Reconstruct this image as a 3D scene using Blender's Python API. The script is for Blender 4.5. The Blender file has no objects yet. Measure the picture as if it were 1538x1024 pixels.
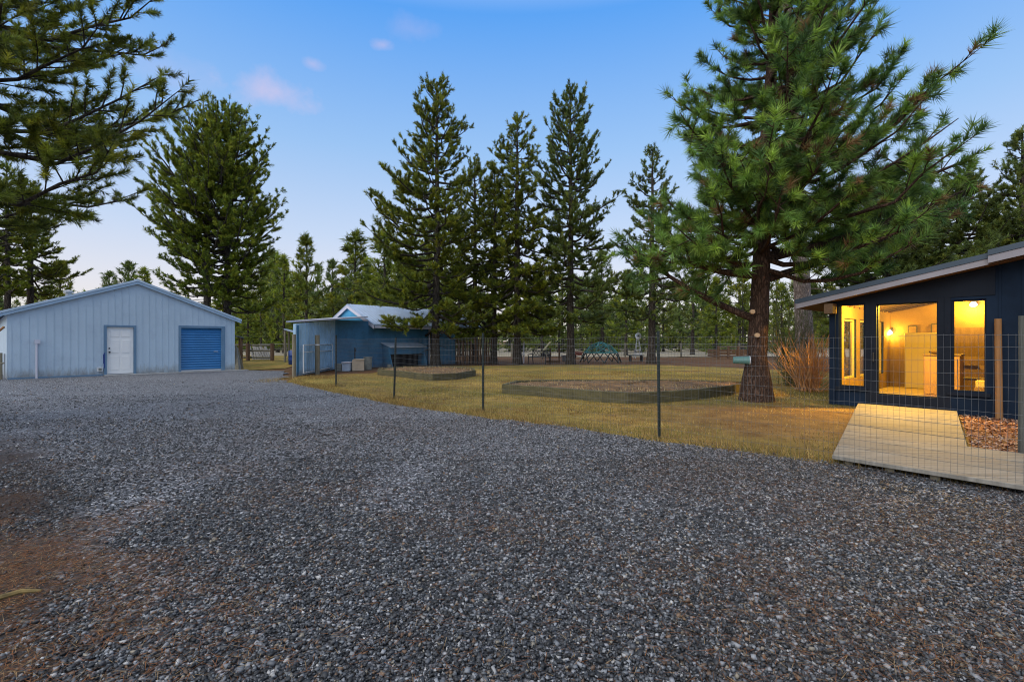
import bpy, math, random
import numpy as np
R = math.radians
random.seed(7); RNG = np.random.default_rng(11)
scene = bpy.context.scene
COL = scene.collection
F, CX, CY, CH = 726.3, 769.0, 512.0, 1.45      # lens in photo pixels, picture centre, eye height

def G(px, py, z=0.0):
    """point at height z whose picture position is px, py"""
    Y = (CH - z) * F / (py - CY)
    return np.array([(px - CX) / F * Y, Y, z])
def P(px, py, Y):
    return np.array([(px - CX) / F * Y, Y, CH - (py - CY) / F * Y])
def ZAT(py, Y):
    return CH - (py - CY) / F * Y

# ------------------------------------------------------------------ materials
def mat_base(name, rough=0.7, metallic=0.0, spec=0.5):
    m = bpy.data.materials.new(name); m.use_nodes = True
    nt = m.node_tree; b = nt.nodes['Principled BSDF']
    b.inputs['Roughness'].default_value = rough
    b.inputs['Metallic'].default_value = metallic
    b.inputs['Specular IOR Level'].default_value = spec
    return m, nt, b
def N(nt, typ, **kw):
    n = nt.nodes.new(typ)
    for k, v in kw.items():
        if k in n.inputs: n.inputs[k].default_value = v
        else: setattr(n, k, v)
    return n
def ramp(nt, fac, stops, interp='LINEAR'):
    n = nt.nodes.new('ShaderNodeValToRGB'); n.color_ramp.interpolation = interp
    e = n.color_ramp.elements
    while len(e) < len(stops): e.new(0.5)
    for i, (p, c) in enumerate(stops):
        e[i].position = p; e[i].color = (*c, 1) if len(c) == 3 else c
    if fac is not None: nt.links.new(fac, n.inputs[0])
    return n.outputs[0]
def coords(nt, scale=(1, 1, 1), kind='Object', rot=(0, 0, 0)):
    t = nt.nodes.new('ShaderNodeTexCoord'); mp = nt.nodes.new('ShaderNodeMapping')
    mp.inputs['Scale'].default_value = scale; mp.inputs['Rotation'].default_value = rot
    nt.links.new(t.outputs[kind], mp.inputs[0]); return mp.outputs[0]
def noise(nt, vec, scale=5, detail=4, rough=0.6):
    n = N(nt, 'ShaderNodeTexNoise'); n.inputs['Scale'].default_value = scale
    n.inputs['Detail'].default_value = detail; n.inputs['Roughness'].default_value = rough
    nt.links.new(vec, n.inputs['Vector']); return n.outputs['Fac']
def mix(nt, fac, a, b, blend='MIX'):
    n = nt.nodes.new('ShaderNodeMix'); n.data_type = 'RGBA'; n.blend_type = blend
    for sock, v in ((n.inputs[0], fac), (n.inputs[6], a), (n.inputs[7], b)):
        if isinstance(v, bpy.types.NodeSocket): nt.links.new(v, sock)
        elif isinstance(v, (int, float)): sock.default_value = v
        else: sock.default_value = (*v, 1)
    return n.outputs[2]
def mathn(nt, op, a, b=None, c=None, clamp=False):
    n = nt.nodes.new('ShaderNodeMath'); n.operation = op; n.use_clamp = clamp
    for i, v in enumerate((a, b, c)):
        if v is None: continue
        if isinstance(v, bpy.types.NodeSocket): nt.links.new(v, n.inputs[i])
        else: n.inputs[i].default_value = v
    return n.outputs[0]
def bump(nt, b, h, strength=0.3, dist=0.02):
    n = nt.nodes.new('ShaderNodeBump'); n.inputs['Strength'].default_value = strength
    n.inputs['Distance'].default_value = dist
    nt.links.new(h, n.inputs['Height']); nt.links.new(n.outputs[0], b.inputs['Normal'])

def paint(name, col, rough=0.55, var=0.12, scale=1.5, metallic=0.0, dirt=None, bumpy=0.0):
    m, nt, b = mat_base(name, rough, metallic)
    v = coords(nt)
    n1 = noise(nt, v, scale, 5, 0.65)
    lo = tuple(c * (1 - var) for c in col); hi = tuple(min(1, c * (1 + var)) for c in col)
    c = ramp(nt, n1, [(0.3, lo), (0.7, hi)])
    if dirt:
        n2 = noise(nt, v, scale * 3.1, 6, 0.7)
        c = mix(nt, ramp(nt, n2, [(0.52, (0, 0, 0)), (0.75, (0.7, 0.7, 0.7))]), c, dirt)
    nt.links.new(c, b.inputs['Base Color'])
    if bumpy: bump(nt, b, noise(nt, v, 60, 3), bumpy, 0.01)
    return m
ROT = {'deck_board': (0, 0, math.radians(49.6))}
def splash(m, h=0.45, col=(0.2, 0.19, 0.17)):
    nt = m.node_tree; b = nt.nodes['Principled BSDF']; src = b.inputs['Base Color'].links[0].from_socket
    v = coords(nt); sp_ = nt.nodes.new('ShaderNodeSeparateXYZ'); nt.links.new(v, sp_.inputs[0])
    z = mathn(nt, 'ADD', mathn(nt, 'DIVIDE', sp_.outputs[2], h), mathn(nt, 'MULTIPLY', mathn(nt, 'SUBTRACT', noise(nt, coords(nt, (1, 1, 0.35)), 7, 6, 0.75), 0.5), 2.2))
    nt.links.new(mix(nt, ramp(nt, z, [(0.0, (0.75, 0.75, 0.75)), (0.9, (0, 0, 0))]), src, col), b.inputs['Base Color']); return m
def wood(name, c0, c1, axis=(1, 12, 12), rough=0.75, scale=2.0):
    m, nt, b = mat_base(name, rough)
    v = coords(nt, axis, rot=ROT.get(name, (0, 0, 0)))
    n1 = noise(nt, v, scale, 6, 0.7)
    c = ramp(nt, n1, [(0.3, c0), (0.7, c1)])
    n2 = noise(nt, coords(nt), 2.3, 3)
    c = mix(nt, mathn(nt, 'MULTIPLY', n2, 0.35), c, tuple(x * 0.45 for x in c0))
    ge = nt.nodes.new('ShaderNodeNewGeometry'); c = mix(nt, 1.0, c, ramp(nt, ge.outputs['Random Per Island'], [(0.0, (0.72, 0.72, 0.72)), (1.0, (1.12, 1.12, 1.12))]), 'MULTIPLY')
    nt.links.new(c, b.inputs['Base Color'])
    bump(nt, b, n1, 0.35, 0.01)
    return m
def attr_mat(name, rough=0.6, transl=0.0, spec=0.3, attr='tint'):
    m, nt, b = mat_base(name, rough, 0, spec)
    a = nt.nodes.new('ShaderNodeAttribute'); a.attribute_name = attr
    nt.links.new(a.outputs['Color'], b.inputs['Base Color'])
    if transl:
        t = nt.nodes.new('ShaderNodeBsdfTranslucent'); mx = nt.nodes.new('ShaderNodeMixShader')
        mx.inputs[0].default_value = transl
        nt.links.new(a.outputs['Color'], t.inputs[0]); out = nt.nodes['Material Output']
        nt.links.new(b.outputs[0], mx.inputs[1]); nt.links.new(t.outputs[0], mx.inputs[2])
        nt.links.new(mx.outputs[0], out.inputs[0])
    return m
def emit(name, col, s):
    m = bpy.data.materials.new(name); m.use_nodes = True; nt = m.node_tree
    nt.nodes.remove(nt.nodes['Principled BSDF'])
    e = N(nt, 'ShaderNodeEmission'); e.inputs[0].default_value = (*col, 1); e.inputs[1].default_value = s
    nt.links.new(e.outputs[0], nt.nodes['Material Output'].inputs[0]); return m
def bark(name, c0, c1, scale=7):
    m, nt, b = mat_base(name, 0.9, 0, 0.2)
    v = coords(nt, (1, 1, 0.28))
    vo = N(nt, 'ShaderNodeTexVoronoi', feature='DISTANCE_TO_EDGE'); vo.inputs['Scale'].default_value = scale
    n0 = N(nt, 'ShaderNodeTexNoise'); n0.inputs['Scale'].default_value = scale * 0.8
    nt.links.new(v, n0.inputs['Vector'])
    va = nt.nodes.new('ShaderNodeVectorMath'); va.operation = 'MULTIPLY_ADD'
    nt.links.new(n0.outputs['Color'], va.inputs[0]); va.inputs[1].default_value = (0.25, 0.25, 0.25)
    nt.links.new(v, va.inputs[2]); nt.links.new(va.outputs[0], vo.inputs['Vector'])
    e = ramp(nt, vo.outputs['Distance'], [(0.0, (0.3, 0.3, 0.3)), (0.2, (1, 1, 1))])
    n2 = noise(nt, v, scale * 2.5, 5, 0.7)
    c = mix(nt, e, tuple(x * 0.4 for x in c0), ramp(nt, n2, [(0.3, tuple(x * .8 for x in c0)), (0.7, c1)]))
    nt.links.new(c, b.inputs['Base Color'])
    bump(nt, b, mathn(nt, 'ADD', e, mathn(nt, 'MULTIPLY', n2, 0.5)), 0.9, 0.04)
    return m

M = {}
M['barn'] = paint('barn_siding', (0.46, 0.57, 0.66), 0.5, 0.08, 0.6, dirt=(0.38, 0.47, 0.57))
splash(M['barn'])
M['barn_trim'] = paint('barn_trim', (0.13, 0.23, 0.34), 0.5)
M['barn_rake'] = paint('barn_rake', (0.32, 0.45, 0.58), 0.5)
M['barn_roof'] = paint('barn_roof', (0.48, 0.6, 0.72), 0.35, 0.08, metallic=0.3)
M['white'] = paint('white_door', (0.88, 0.87, 0.84), 0.4, 0.03)
M['rollup'] = paint('rollup_blue', (0.035, 0.2, 0.45), 0.4, 0.1)
M['conc'] = paint('concrete', (0.36, 0.35, 0.33), 0.85, 0.2, 3, bumpy=0.3)
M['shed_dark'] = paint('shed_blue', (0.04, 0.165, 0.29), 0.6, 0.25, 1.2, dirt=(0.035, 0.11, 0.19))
M['shed_lit'] = paint('shed_lit_blue', (0.33, 0.51, 0.67), 0.6, 0.22, 1.2, dirt=(0.23, 0.38, 0.51))  # brighter shed blue: sky light on this side is put into the colour
M['shed_gable'] = paint('shed_gable', (0.07, 0.32, 0.54), 0.6, 0.1)
splash(M['shed_lit'], 0.3); splash(M['shed_dark'], 0.25, (0.10, 0.11, 0.12))
M['tin'] = paint('tin_roof', (0.42, 0.51, 0.63), 0.35, 0.12, 2, metallic=0.4)
M['fascia'] = paint('fascia', (0.55, 0.55, 0.62), 0.6, 0.08)
M['house_fascia'] = paint('house_fascia', (0.27, 0.255, 0.28), 0.6, 0.12)
M['navy'] = paint('navy_siding', (0.008, 0.017, 0.034), 0.6, 0.35, 1.0)
M['navy_trim'] = paint('navy_trim', (0.012, 0.016, 0.024), 0.5, 0.2)
for k_ in ('navy', 'navy_trim'):
    b_ = M[k_].node_tree.nodes['Principled BSDF']; b_.inputs['Roughness'].default_value = 0.85; b_.inputs['Specular IOR Level'].default_value = 0.15
M['slate'] = paint('slate_roof', (0.03, 0.055, 0.085), 0.5, 0.15)
M['soffit'] = wood('soffit_wood', (0.10, 0.06, 0.03), (0.2, 0.11, 0.05))
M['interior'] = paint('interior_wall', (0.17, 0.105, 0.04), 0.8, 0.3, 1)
M['interior_ceiling'] = wood('interior_ceiling', (0.09, 0.05, 0.02), (0.17, 0.10, 0.04), (14, 1, 1))
M['interior_floor'] = wood('interior_floor', (0.2, 0.14, 0.065), (0.32, 0.24, 0.12), (12, 1, 1))
M['panel'] = wood('plywood_panel', (0.08, 0.045, 0.018), (0.16, 0.10, 0.045), (8, 8, 1))
M['boxpaint'] = paint('box_paint', (0.2, 0.12, 0.045), 0.5, 0.1)
M['cream'] = paint('cream_cabinet', (0.36, 0.30, 0.13), 0.5, 0.05)
M['dark'] = paint('dark_iron', (0.02, 0.022, 0.025), 0.5)
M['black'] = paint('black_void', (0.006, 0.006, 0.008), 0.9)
M['postgreen'] = paint('post_green', (0.006, 0.016, 0.015), 0.5)
M['galv'] = paint('galvanised', (0.3, 0.32, 0.34), 0.45, 0.1, metallic=0.6)
M['galvlight'] = paint('galvanised_light', (0.6, 0.62, 0.64), 0.4, 0.1, metallic=0.3)
M['oldwood'] = wood('old_wood', (0.16, 0.14, 0.09), (0.32, 0.28, 0.2), (10, 10, 1))
M['brownwood'] = wood('brown_wood', (0.13, 0.065, 0.03), (0.26, 0.15, 0.08), (10, 10, 1))
M['tanwood'] = wood('tan_wood', (0.24, 0.11, 0.035), (0.38, 0.19, 0.065), (10, 10, 1))
M['greylog'] = wood('grey_log', (0.25, 0.24, 0.22), (0.48, 0.46, 0.43), (2, 8, 8))
M['bedwood'] = wood('bed_timber', (0.05, 0.046, 0.018), (0.16, 0.135, 0.055), (2.2, 2.2, 7))
M['deck'] = wood('deck_board', (0.13, 0.12, 0.10), (0.30, 0.28, 0.24), (0.8, 11, 1), scale=1.6)
M['soil'] = paint('bed_soil', (0.16, 0.09, 0.04), 0.95, 0.7, 3, dirt=(0.42, 0.27, 0.09), bumpy=1.0)
M['teal'] = paint('teal_pipe', (0.05, 0.28, 0.28), 0.4)
M['tealbucket'] = paint('teal_bucket', (0.10, 0.22, 0.2), 0.4)
M['bluebarrel'] = paint('blue_barrel', (0.015, 0.05, 0.22), 0.4)
M['red'] = paint('faded_red', (0.35, 0.07, 0.04), 0.5)
M['tub'] = paint('tub_blue_grey', (0.42, 0.5, 0.6), 0.5, 0.15)
M['tanbox'] = paint('tan_box', (0.5, 0.4, 0.28), 0.8, 0.2)
M['pail'] = paint('pail_grey', (0.2, 0.21, 0.18), 0.6, 0.3, 6)
M['bark_p'] = bark('ponderosa_bark', (0.06, 0.036, 0.025), (0.14, 0.082, 0.055), 13)
M['bark_pale'] = bark('pale_bark', (0.34, 0.25, 0.2), (0.54, 0.42, 0.35), 12)
M['bark_l'] = bark('grey_bark', (0.05, 0.042, 0.034), (0.12, 0.1, 0.08), 9)
M['stem'] = paint('red_stem', (0.55, 0.30, 0.13), 0.7, 0.3, 6)
M['greenstem'] = paint('green_stem', (0.15, 0.15, 0.05), 0.7, 0.3, 6)
M['branchwood'] = paint('branch_wood', (0.2, 0.14, 0.045), 0.8, 0.5, 9)
M['greypost'] = wood('grey_post', (0.07, 0.072, 0.06), (0.17, 0.17, 0.145), (14, 14, 1))
M['fencewire'] = paint('fence_wire', (0.15, 0.155, 0.16), 0.5, 0.15, metallic=0.4)
M['cut'] = paint('cut_wood', (0.55, 0.36, 0.2), 0.8)
M['needles'] = attr_mat('needles', 0.5, 0.36, 0.35)
M['stone'] = attr_mat('gravel_stones', 0.55, 0, 0.55)
M['litter'] = attr_mat('needle_litter', 0.8, 0.1, 0.2)
M['blades'] = attr_mat('grass_blades', 0.8, 0.25, 0.2)
M['chips'] = attr_mat('bark_chips', 0.85, 0, 0.2)
M['bulb'] = emit('bulb_glow', (1.0, 0.72, 0.25), 40)

def glass_mat():
    m = bpy.data.materials.new('window_glass'); m.use_nodes = True; nt = m.node_tree
    nt.nodes.remove(nt.nodes['Principled BSDF'])
    t = N(nt, 'ShaderNodeBsdfTransparent'); g = N(nt, 'ShaderNodeBsdfGlossy'); g.inputs['Roughness'].default_value = 0.02
    fr = N(nt, 'ShaderNodeFresnel'); fr.inputs[0].default_value = 1.45
    mx = nt.nodes.new('ShaderNodeMixShader'); nt.links.new(fr.outputs[0], mx.inputs[0])
    nt.links.new(t.outputs[0], mx.inputs[1]); nt.links.new(g.outputs[0], mx.inputs[2])
    nt.links.new(mx.outputs[0], nt.nodes['Material Output'].inputs[0]); return m
M['glass'] = glass_mat()

def ground_mat(name, kind):
    m, nt, b = mat_base(name, 0.6 if kind == 'gravel' else 0.9, 0, 0.5 if kind == 'gravel' else 0.25)
    v = coords(nt)
    big = noise(nt, v, 0.35, 5, 0.6); mid = noise(nt, v, 2.2, 5, 0.65); fine = noise(nt, v, 38, 4, 0.7)
    if kind == 'needles':
        c = ramp(nt, mid, [(0.25, (0.09, 0.045, 0.02)), (0.5, (0.20, 0.095, 0.038)), (0.75, (0.28, 0.155, 0.065))])
        c = mix(nt, ramp(nt, big, [(0.45, (0, 0, 0)), (0.65, (0.6, 0.6, 0.6))]), c, (0.22, 0.16, 0.075))
        c = mix(nt, 0.55, c, ramp(nt, fine, [(0.3, (0.04, 0.03, 0.02)), (0.7, (0.3, 0.2, 0.12))]), 'OVERLAY')
        bump(nt, b, fine, 0.8, 0.03)
    elif kind == 'lawn':
        c = ramp(nt, mid, [(0.3, (0.24, 0.15, 0.04)), (0.52, (0.40, 0.275, 0.07)), (0.72, (0.56, 0.41, 0.13))])
        c = mix(nt, ramp(nt, big, [(0.40, (0, 0, 0)), (0.58, (0.68, 0.68, 0.68))]), c, (0.16, 0.165, 0.035))
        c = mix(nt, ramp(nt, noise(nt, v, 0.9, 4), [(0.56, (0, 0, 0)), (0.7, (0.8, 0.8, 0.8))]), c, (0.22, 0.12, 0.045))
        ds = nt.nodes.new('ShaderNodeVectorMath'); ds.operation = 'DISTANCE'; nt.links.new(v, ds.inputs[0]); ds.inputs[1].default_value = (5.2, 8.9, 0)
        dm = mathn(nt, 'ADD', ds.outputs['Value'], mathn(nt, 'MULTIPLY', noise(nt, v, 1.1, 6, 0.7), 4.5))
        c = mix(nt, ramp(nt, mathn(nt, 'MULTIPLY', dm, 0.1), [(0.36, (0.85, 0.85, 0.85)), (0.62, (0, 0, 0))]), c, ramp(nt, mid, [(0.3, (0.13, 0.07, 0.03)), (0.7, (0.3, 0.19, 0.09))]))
        c = mix(nt, 0.6, c, ramp(nt, fine, [(0.3, (0.12, 0.1, 0.06)), (0.7, (0.75, 0.7, 0.55))]), 'OVERLAY')
        bump(nt, b, fine, 0.9, 0.04)
    elif kind == 'field':
        c = ramp(nt, mid, [(0.3, (0.24, 0.19, 0.11)), (0.7, (0.42, 0.37, 0.29))])
    elif kind == 'gravel':
        vo = N(nt, 'ShaderNodeTexVoronoi'); vo.inputs['Scale'].default_value = 42
        nt.links.new(v, vo.inputs['Vector'])
        sep = nt.nodes.new('ShaderNodeSeparateColor'); nt.links.new(vo.outputs['Color'], sep.inputs[0])
        c = ramp(nt, sep.outputs[0], [(0.0, (0.035, 0.036, 0.04)), (0.4, (0.105, 0.107, 0.12)), (0.72, (0.27, 0.275, 0.30)), (0.93, (0.5, 0.5, 0.53)), (1.0, (0.6, 0.6, 0.6))])
        c = mix(nt, ramp(nt, vo.outputs['Distance'], [(0.35, (0, 0, 0)), (0.7, (0.85, 0.85, 0.85))]), c, (0.018, 0.018, 0.02))
        br = mathn(nt, 'MULTIPLY', ramp(nt, mid, [(0.5, (0, 0, 0)), (0.72, (1, 1, 1))]), ramp(nt, big, [(0.42, (0, 0, 0)), (0.62, (0.5, 0.5, 0.5))]))
        c = mix(nt, br, c, ramp(nt, fine, [(0.35, (0.04, 0.025, 0.015)), (0.7, (0.2, 0.1, 0.05))]))
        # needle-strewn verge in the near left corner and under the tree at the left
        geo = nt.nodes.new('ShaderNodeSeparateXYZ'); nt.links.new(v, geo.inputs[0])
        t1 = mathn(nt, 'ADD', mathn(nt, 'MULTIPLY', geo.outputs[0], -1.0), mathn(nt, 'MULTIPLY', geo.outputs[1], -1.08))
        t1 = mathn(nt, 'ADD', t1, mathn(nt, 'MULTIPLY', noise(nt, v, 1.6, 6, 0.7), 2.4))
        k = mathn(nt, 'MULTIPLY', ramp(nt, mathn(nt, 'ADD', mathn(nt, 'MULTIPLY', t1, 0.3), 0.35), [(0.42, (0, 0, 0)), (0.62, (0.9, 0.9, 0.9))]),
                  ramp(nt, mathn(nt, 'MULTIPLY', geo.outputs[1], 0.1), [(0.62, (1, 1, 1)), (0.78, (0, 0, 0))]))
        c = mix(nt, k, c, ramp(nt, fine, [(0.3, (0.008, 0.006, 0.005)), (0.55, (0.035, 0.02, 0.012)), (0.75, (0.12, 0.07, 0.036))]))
        bump(nt, b, mathn(nt, 'SUBTRACT', 1.0, vo.outputs['Distance']), 0.8, 0.015)
    nt.links.new(c, b.inputs['Base Color'])
    return m

# ------------------------------------------------------------------ mesh builder
class MB:
    def __init__(s): s.v = []; s.f = []
    def add(s, vs, fs):
        o = len(s.v); s.v += [tuple(float(c) for c in p) for p in vs]; s.f += [[i + o for i in f] for f in fs]; return s
    def quad(s, *p): return s.add(p, [list(range(len(p)))])
    def box(s, c, d, ax=None, az=None, up=(0, 0, 1)):
        """centre c, dimensions d along axes ax (x), cross, up"""
        c = np.array(c, float); x = np.array(ax if ax is not None else (1, 0, 0), float); x /= np.linalg.norm(x)
        z = np.array(up, float); z -= x * z.dot(x); z /= np.linalg.norm(z); y = np.cross(z, x)
        vs = []
        for k in (-.5, .5):
            for i, j in ((-.5, -.5), (.5, -.5), (.5, .5), (-.5, .5)):
                vs.append(c + x * d[0] * i + y * d[1] * j + z * d[2] * k)
        return s.add(vs, [(0, 3, 2, 1), (4, 5, 6, 7), (0, 1, 5, 4), (1, 2, 6, 5), (2, 3, 7, 6), (3, 0, 4, 7)])
    def prism(s, pts, z0, z1):
        n = len(pts)
        z0 = z0 if hasattr(z0, '__len__') else [z0] * n; z1 = z1 if hasattr(z1, '__len__') else [z1] * n
        vs = [(p[0], p[1], z) for p, z in zip(pts, z0)] + [(p[0], p[1], z) for p, z in zip(pts, z1)]
        return s.add(vs, [list(range(n))[::-1], list(range(n, 2 * n))] + [(i, (i + 1) % n, n + (i + 1) % n, n + i) for i in range(n)])
    def slab(s, pts, t):
        """polygon in 3-D thickened by vector t"""
        n = len(pts); p = [np.array(q, float) for q in pts]; t = np.array(t, float)
        return s.add(p + [q + t for q in p], [list(range(n))[::-1], list(range(n, 2 * n))] + [(i, (i + 1) % n, n + (i + 1) % n, n + i) for i in range(n)])
    def tube(s, pts, r, n=8, cap=True):
        V, Fc = tube_np(pts, r, n)
        o = len(s.v); s.v += [tuple(p) for p in V.tolist()]; s.f += [[i + o for i in f] for f in Fc]
        if cap:
            k = len(pts); s.f += [[o + i for i in range(n)][::-1], [o + (k - 1) * n + i for i in range(n)]]
        return s
    def lathe(s, base, prof, n=20, axis=(0, 0, 1)):
        a = np.array(axis, float); a /= np.linalg.norm(a)
        u = np.cross(a, (0.3, 1, 0.2)); u /= np.linalg.norm(u); w = np.cross(a, u)
        vs = []; fs = []
        for r, h in prof:
            for i in range(n):
                t = 2 * math.pi * i / n; vs.append(np.array(base) + a * h + (u * math.cos(t) + w * math.sin(t)) * r)
        for k in range(len(prof) - 1):
            for i in range(n): fs.append((k * n + i, k * n + (i + 1) % n, (k + 1) * n + (i + 1) % n, (k + 1) * n + i))
        fs += [list(range(n))[::-1], [(len(prof) - 1) * n + i for i in range(n)]]
        return s.add(vs, fs)
    def build(s, name, mat, parent=None, smooth=False, bevel=0, **props):
        me = bpy.data.meshes.new(name)
        org = np.array(world_loc(parent)) if parent else np.zeros(3)
        me.from_pydata([tuple(np.array(p) - org) for p in s.v], [], s.f); me.update()
        o = bpy.data.objects.new(name, me); COL.objects.link(o)
        if mat is not None: me.materials.append(M[mat] if isinstance(mat, str) else mat)
        if parent: o.parent = parent
        if smooth:
            me.shade_smooth()
        if bevel:
            bv = o.modifiers.new('b', 'BEVEL'); bv.width = bevel; bv.segments = 1; bv.limit_method = 'ANGLE'
        for k, v in props.items(): o[k] = v
        return o
def world_loc(o):
    l = np.zeros(3)
    while o is not None: l = l + np.array(o.location); o = o.parent
    return l
def tube_np(pts, r, n):
    pts = np.asarray(pts, float); k = len(pts)
    r = np.full(k, r, float) if np.isscalar(r) else np.asarray(r, float)
    t = np.gradient(pts, axis=0); t /= np.linalg.norm(t, axis=1)[:, None] + 1e-9
    ref = np.array([0, 0, 1.0]) if abs(t[:, 2]).mean() < 0.8 else np.array([1.0, 0, 0])
    u = np.cross(t, ref); u /= np.linalg.norm(u, axis=1)[:, None] + 1e-9
    w = np.cross(t, u); a = np.arange(n) * 2 * np.pi / n
    V = (pts[:, None] + r[:, None, None] * (np.cos(a)[None, :, None] * u[:, None] + np.sin(a)[None, :, None] * w[:, None])).reshape(-1, 3)
    i = np.arange(k - 1)[:, None] * n; j = np.arange(n)[None]; jn = (j + 1) % n
    Fc = np.stack([i + j, i + jn, i + n + jn, i + n + j], -1).reshape(-1, 4)
    return V, Fc.tolist()
def thing(name, loc, label, cat, group=None):
    o = bpy.data.objects.new(name, None); COL.objects.link(o); o.location = [float(c) for c in loc]
    o.empty_display_size = 0.2
    o['label'] = label; o['category'] = cat
    if group: o['group'] = group
    return o
def tag(o, label, cat, group=None):
    o['label'] = label; o['category'] = cat
    if group: o['group'] = group
    return o
def np_obj(name, V, T, mat, parent=None, tint=None, smooth=False):
    """large mesh from arrays: V (n,3), T (m,k) faces, tint per vertex"""
    me = bpy.data.meshes.new(name); V = np.asarray(V, np.float32); T = np.asarray(T, np.int32); k = T.shape[1]
    me.vertices.add(len(V)); me.vertices.foreach_set('co', V.ravel())
    me.loops.add(T.size); me.loops.foreach_set('vertex_index', T.ravel())
    me.polygons.add(len(T)); me.polygons.foreach_set('loop_start', np.arange(0, T.size, k, dtype=np.int32))
    me.update(calc_edges=True); me.validate()
    if tint is not None:
        a = me.attributes.new('tint', 'FLOAT_COLOR', 'POINT')
        c = np.ones((len(V), 4), np.float32); c[:, :3] = tint; a.data.foreach_set('color', c.ravel())
    if smooth: me.shade_smooth()
    me.materials.append(M[mat]); o = bpy.data.objects.new(name, me); COL.objects.link(o)
    if parent: o.parent = parent
    return o
def unit(v): return v / (np.linalg.norm(v, axis=-1, keepdims=True) + 1e-9)

# ------------------------------------------------------------------ camera, render, light
cam = bpy.data.cameras.new('camera'); co = bpy.data.objects.new('camera', cam); COL.objects.link(co)
co.location = (0, 0, CH); co.rotation_euler = (R(90), 0, 0)
cam.sensor_width = 36; cam.lens = F / 1538 * 36; cam.clip_end = 3000; cam.clip_start = 0.05
scene.camera = co
scene.view_settings.view_transform = 'Standard'; scene.view_settings.look = 'None'
scene.view_settings.exposure = 0.28; scene.view_settings.gamma = 1
scene.cycles.use_denoising = True; scene.cycles.denoising_prefilter = 'ACCURATE'; scene.cycles.filter_width = 1.05; scene.cycles.adaptive_threshold = 0.004
scene.cycles.max_bounces = 8; scene.cycles.transparent_max_bounces = 12

SUN_EL, SUN_AZ = 34.0, 222.0     # low glow from behind the camera, a little to the left
w = bpy.data.worlds.new('World'); scene.world = w; w.use_nodes = True
nt = w.node_tree; bg = nt.nodes['Background']
sky = nt.nodes.new('ShaderNodeTexSky'); sky.sky_type = 'NISHITA'; sky.sun_disc = False
sky.sun_elevation = R(SUN_EL); sky.sun_rotation = R(SUN_AZ); sky.ozone_density = 2.0
tc = nt.nodes.new('ShaderNodeTexCoord'); sp = nt.nodes.new('ShaderNodeSeparateXYZ'); nt.links.new(tc.outputs['Generated'], sp.inputs[0])
grad = ramp(nt, sp.outputs[2], [(0.0, (0.84, 0.76, 0.66)), (0.09, (0.77, 0.74, 0.79)), (0.2, (0.56, 0.665, 0.86)), (0.36, (0.32, 0.54, 0.88)), (0.56, (0.095, 0.36, 0.90)), (0.76, (0.95, 1.0, 1.12)), (1.0, (1.6, 1.58, 1.52))])
# paler toward the left horizon
# clouds: a few thin pink wisps
def cloud(col, px, py, size, amt, stretch=2.2):
    d = np.array([(px - CX) / F, 1, (CY - py) / F]); d /= np.linalg.norm(d)
    sub = nt.nodes.new('ShaderNodeVectorMath'); sub.operation = 'SUBTRACT'; nt.links.new(tc.outputs['Generated'], sub.inputs[0]); sub.inputs[1].default_value = d
    sc = nt.nodes.new('ShaderNodeVectorMath'); sc.operation = 'MULTIPLY'; nt.links.new(sub.outputs[0], sc.inputs[0]); sc.inputs[1].default_value = (1 / stretch, 1 / stretch, 1)
    ln = nt.nodes.new('ShaderNodeVectorMath'); ln.operation = 'LENGTH'; nt.links.new(sc.outputs[0], ln.inputs[0])
    n = noise(nt, tc.outputs['Generated'], 14, 5, 0.6)
    val = mathn(nt, 'ADD', mathn(nt, 'DIVIDE', ln.outputs['Value'], size), mathn(nt, 'MULTIPLY', mathn(nt, 'SUBTRACT', n, 0.5), 2.4))
    k = mathn(nt, 'MULTIPLY', mathn(nt, 'SUBTRACT', 1.0, val, clamp=True), amt)
    return mix(nt, k, col, (0.80, 0.62, 0.78))
g = cloud(grad, 412, 137, 0.034, 0.5)
g = cloud(g, 468, 96, 0.011, 0.35); g = cloud(g, 575, 68, 0.010, 0.4); g = cloud(g, 620, 45, 0.02, 0.16, 3); g = cloud(g, 250, 105, 0.03, 0.15, 3)
bg2 = nt.nodes.new('ShaderNodeBackground'); nt.links.new(g, bg2.inputs[0]); bg2.inputs[1].default_value = 0.77
nt.links.new(sky.outputs[0], bg.inputs[0]); bg.inputs[1].default_value = 0.02
ad = nt.nodes.new('ShaderNodeAddShader'); nt.links.new(bg.outputs[0], ad.inputs[0]); nt.links.new(bg2.outputs[0], ad.inputs[1])
nt.links.new(ad.outputs[0], nt.nodes['World Output'].inputs[0])
sl = bpy.data.lights.new('sun', 'SUN'); sl.energy = 1.5; sl.angle = R(45); sl.color = (1, 0.93, 0.82)
so = bpy.data.objects.new('sun', sl); COL.objects.link(so)
so.rotation_euler = (R(90 - 34), 0, R(-42)) 
so.location = (-5, -10, 12)

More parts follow.
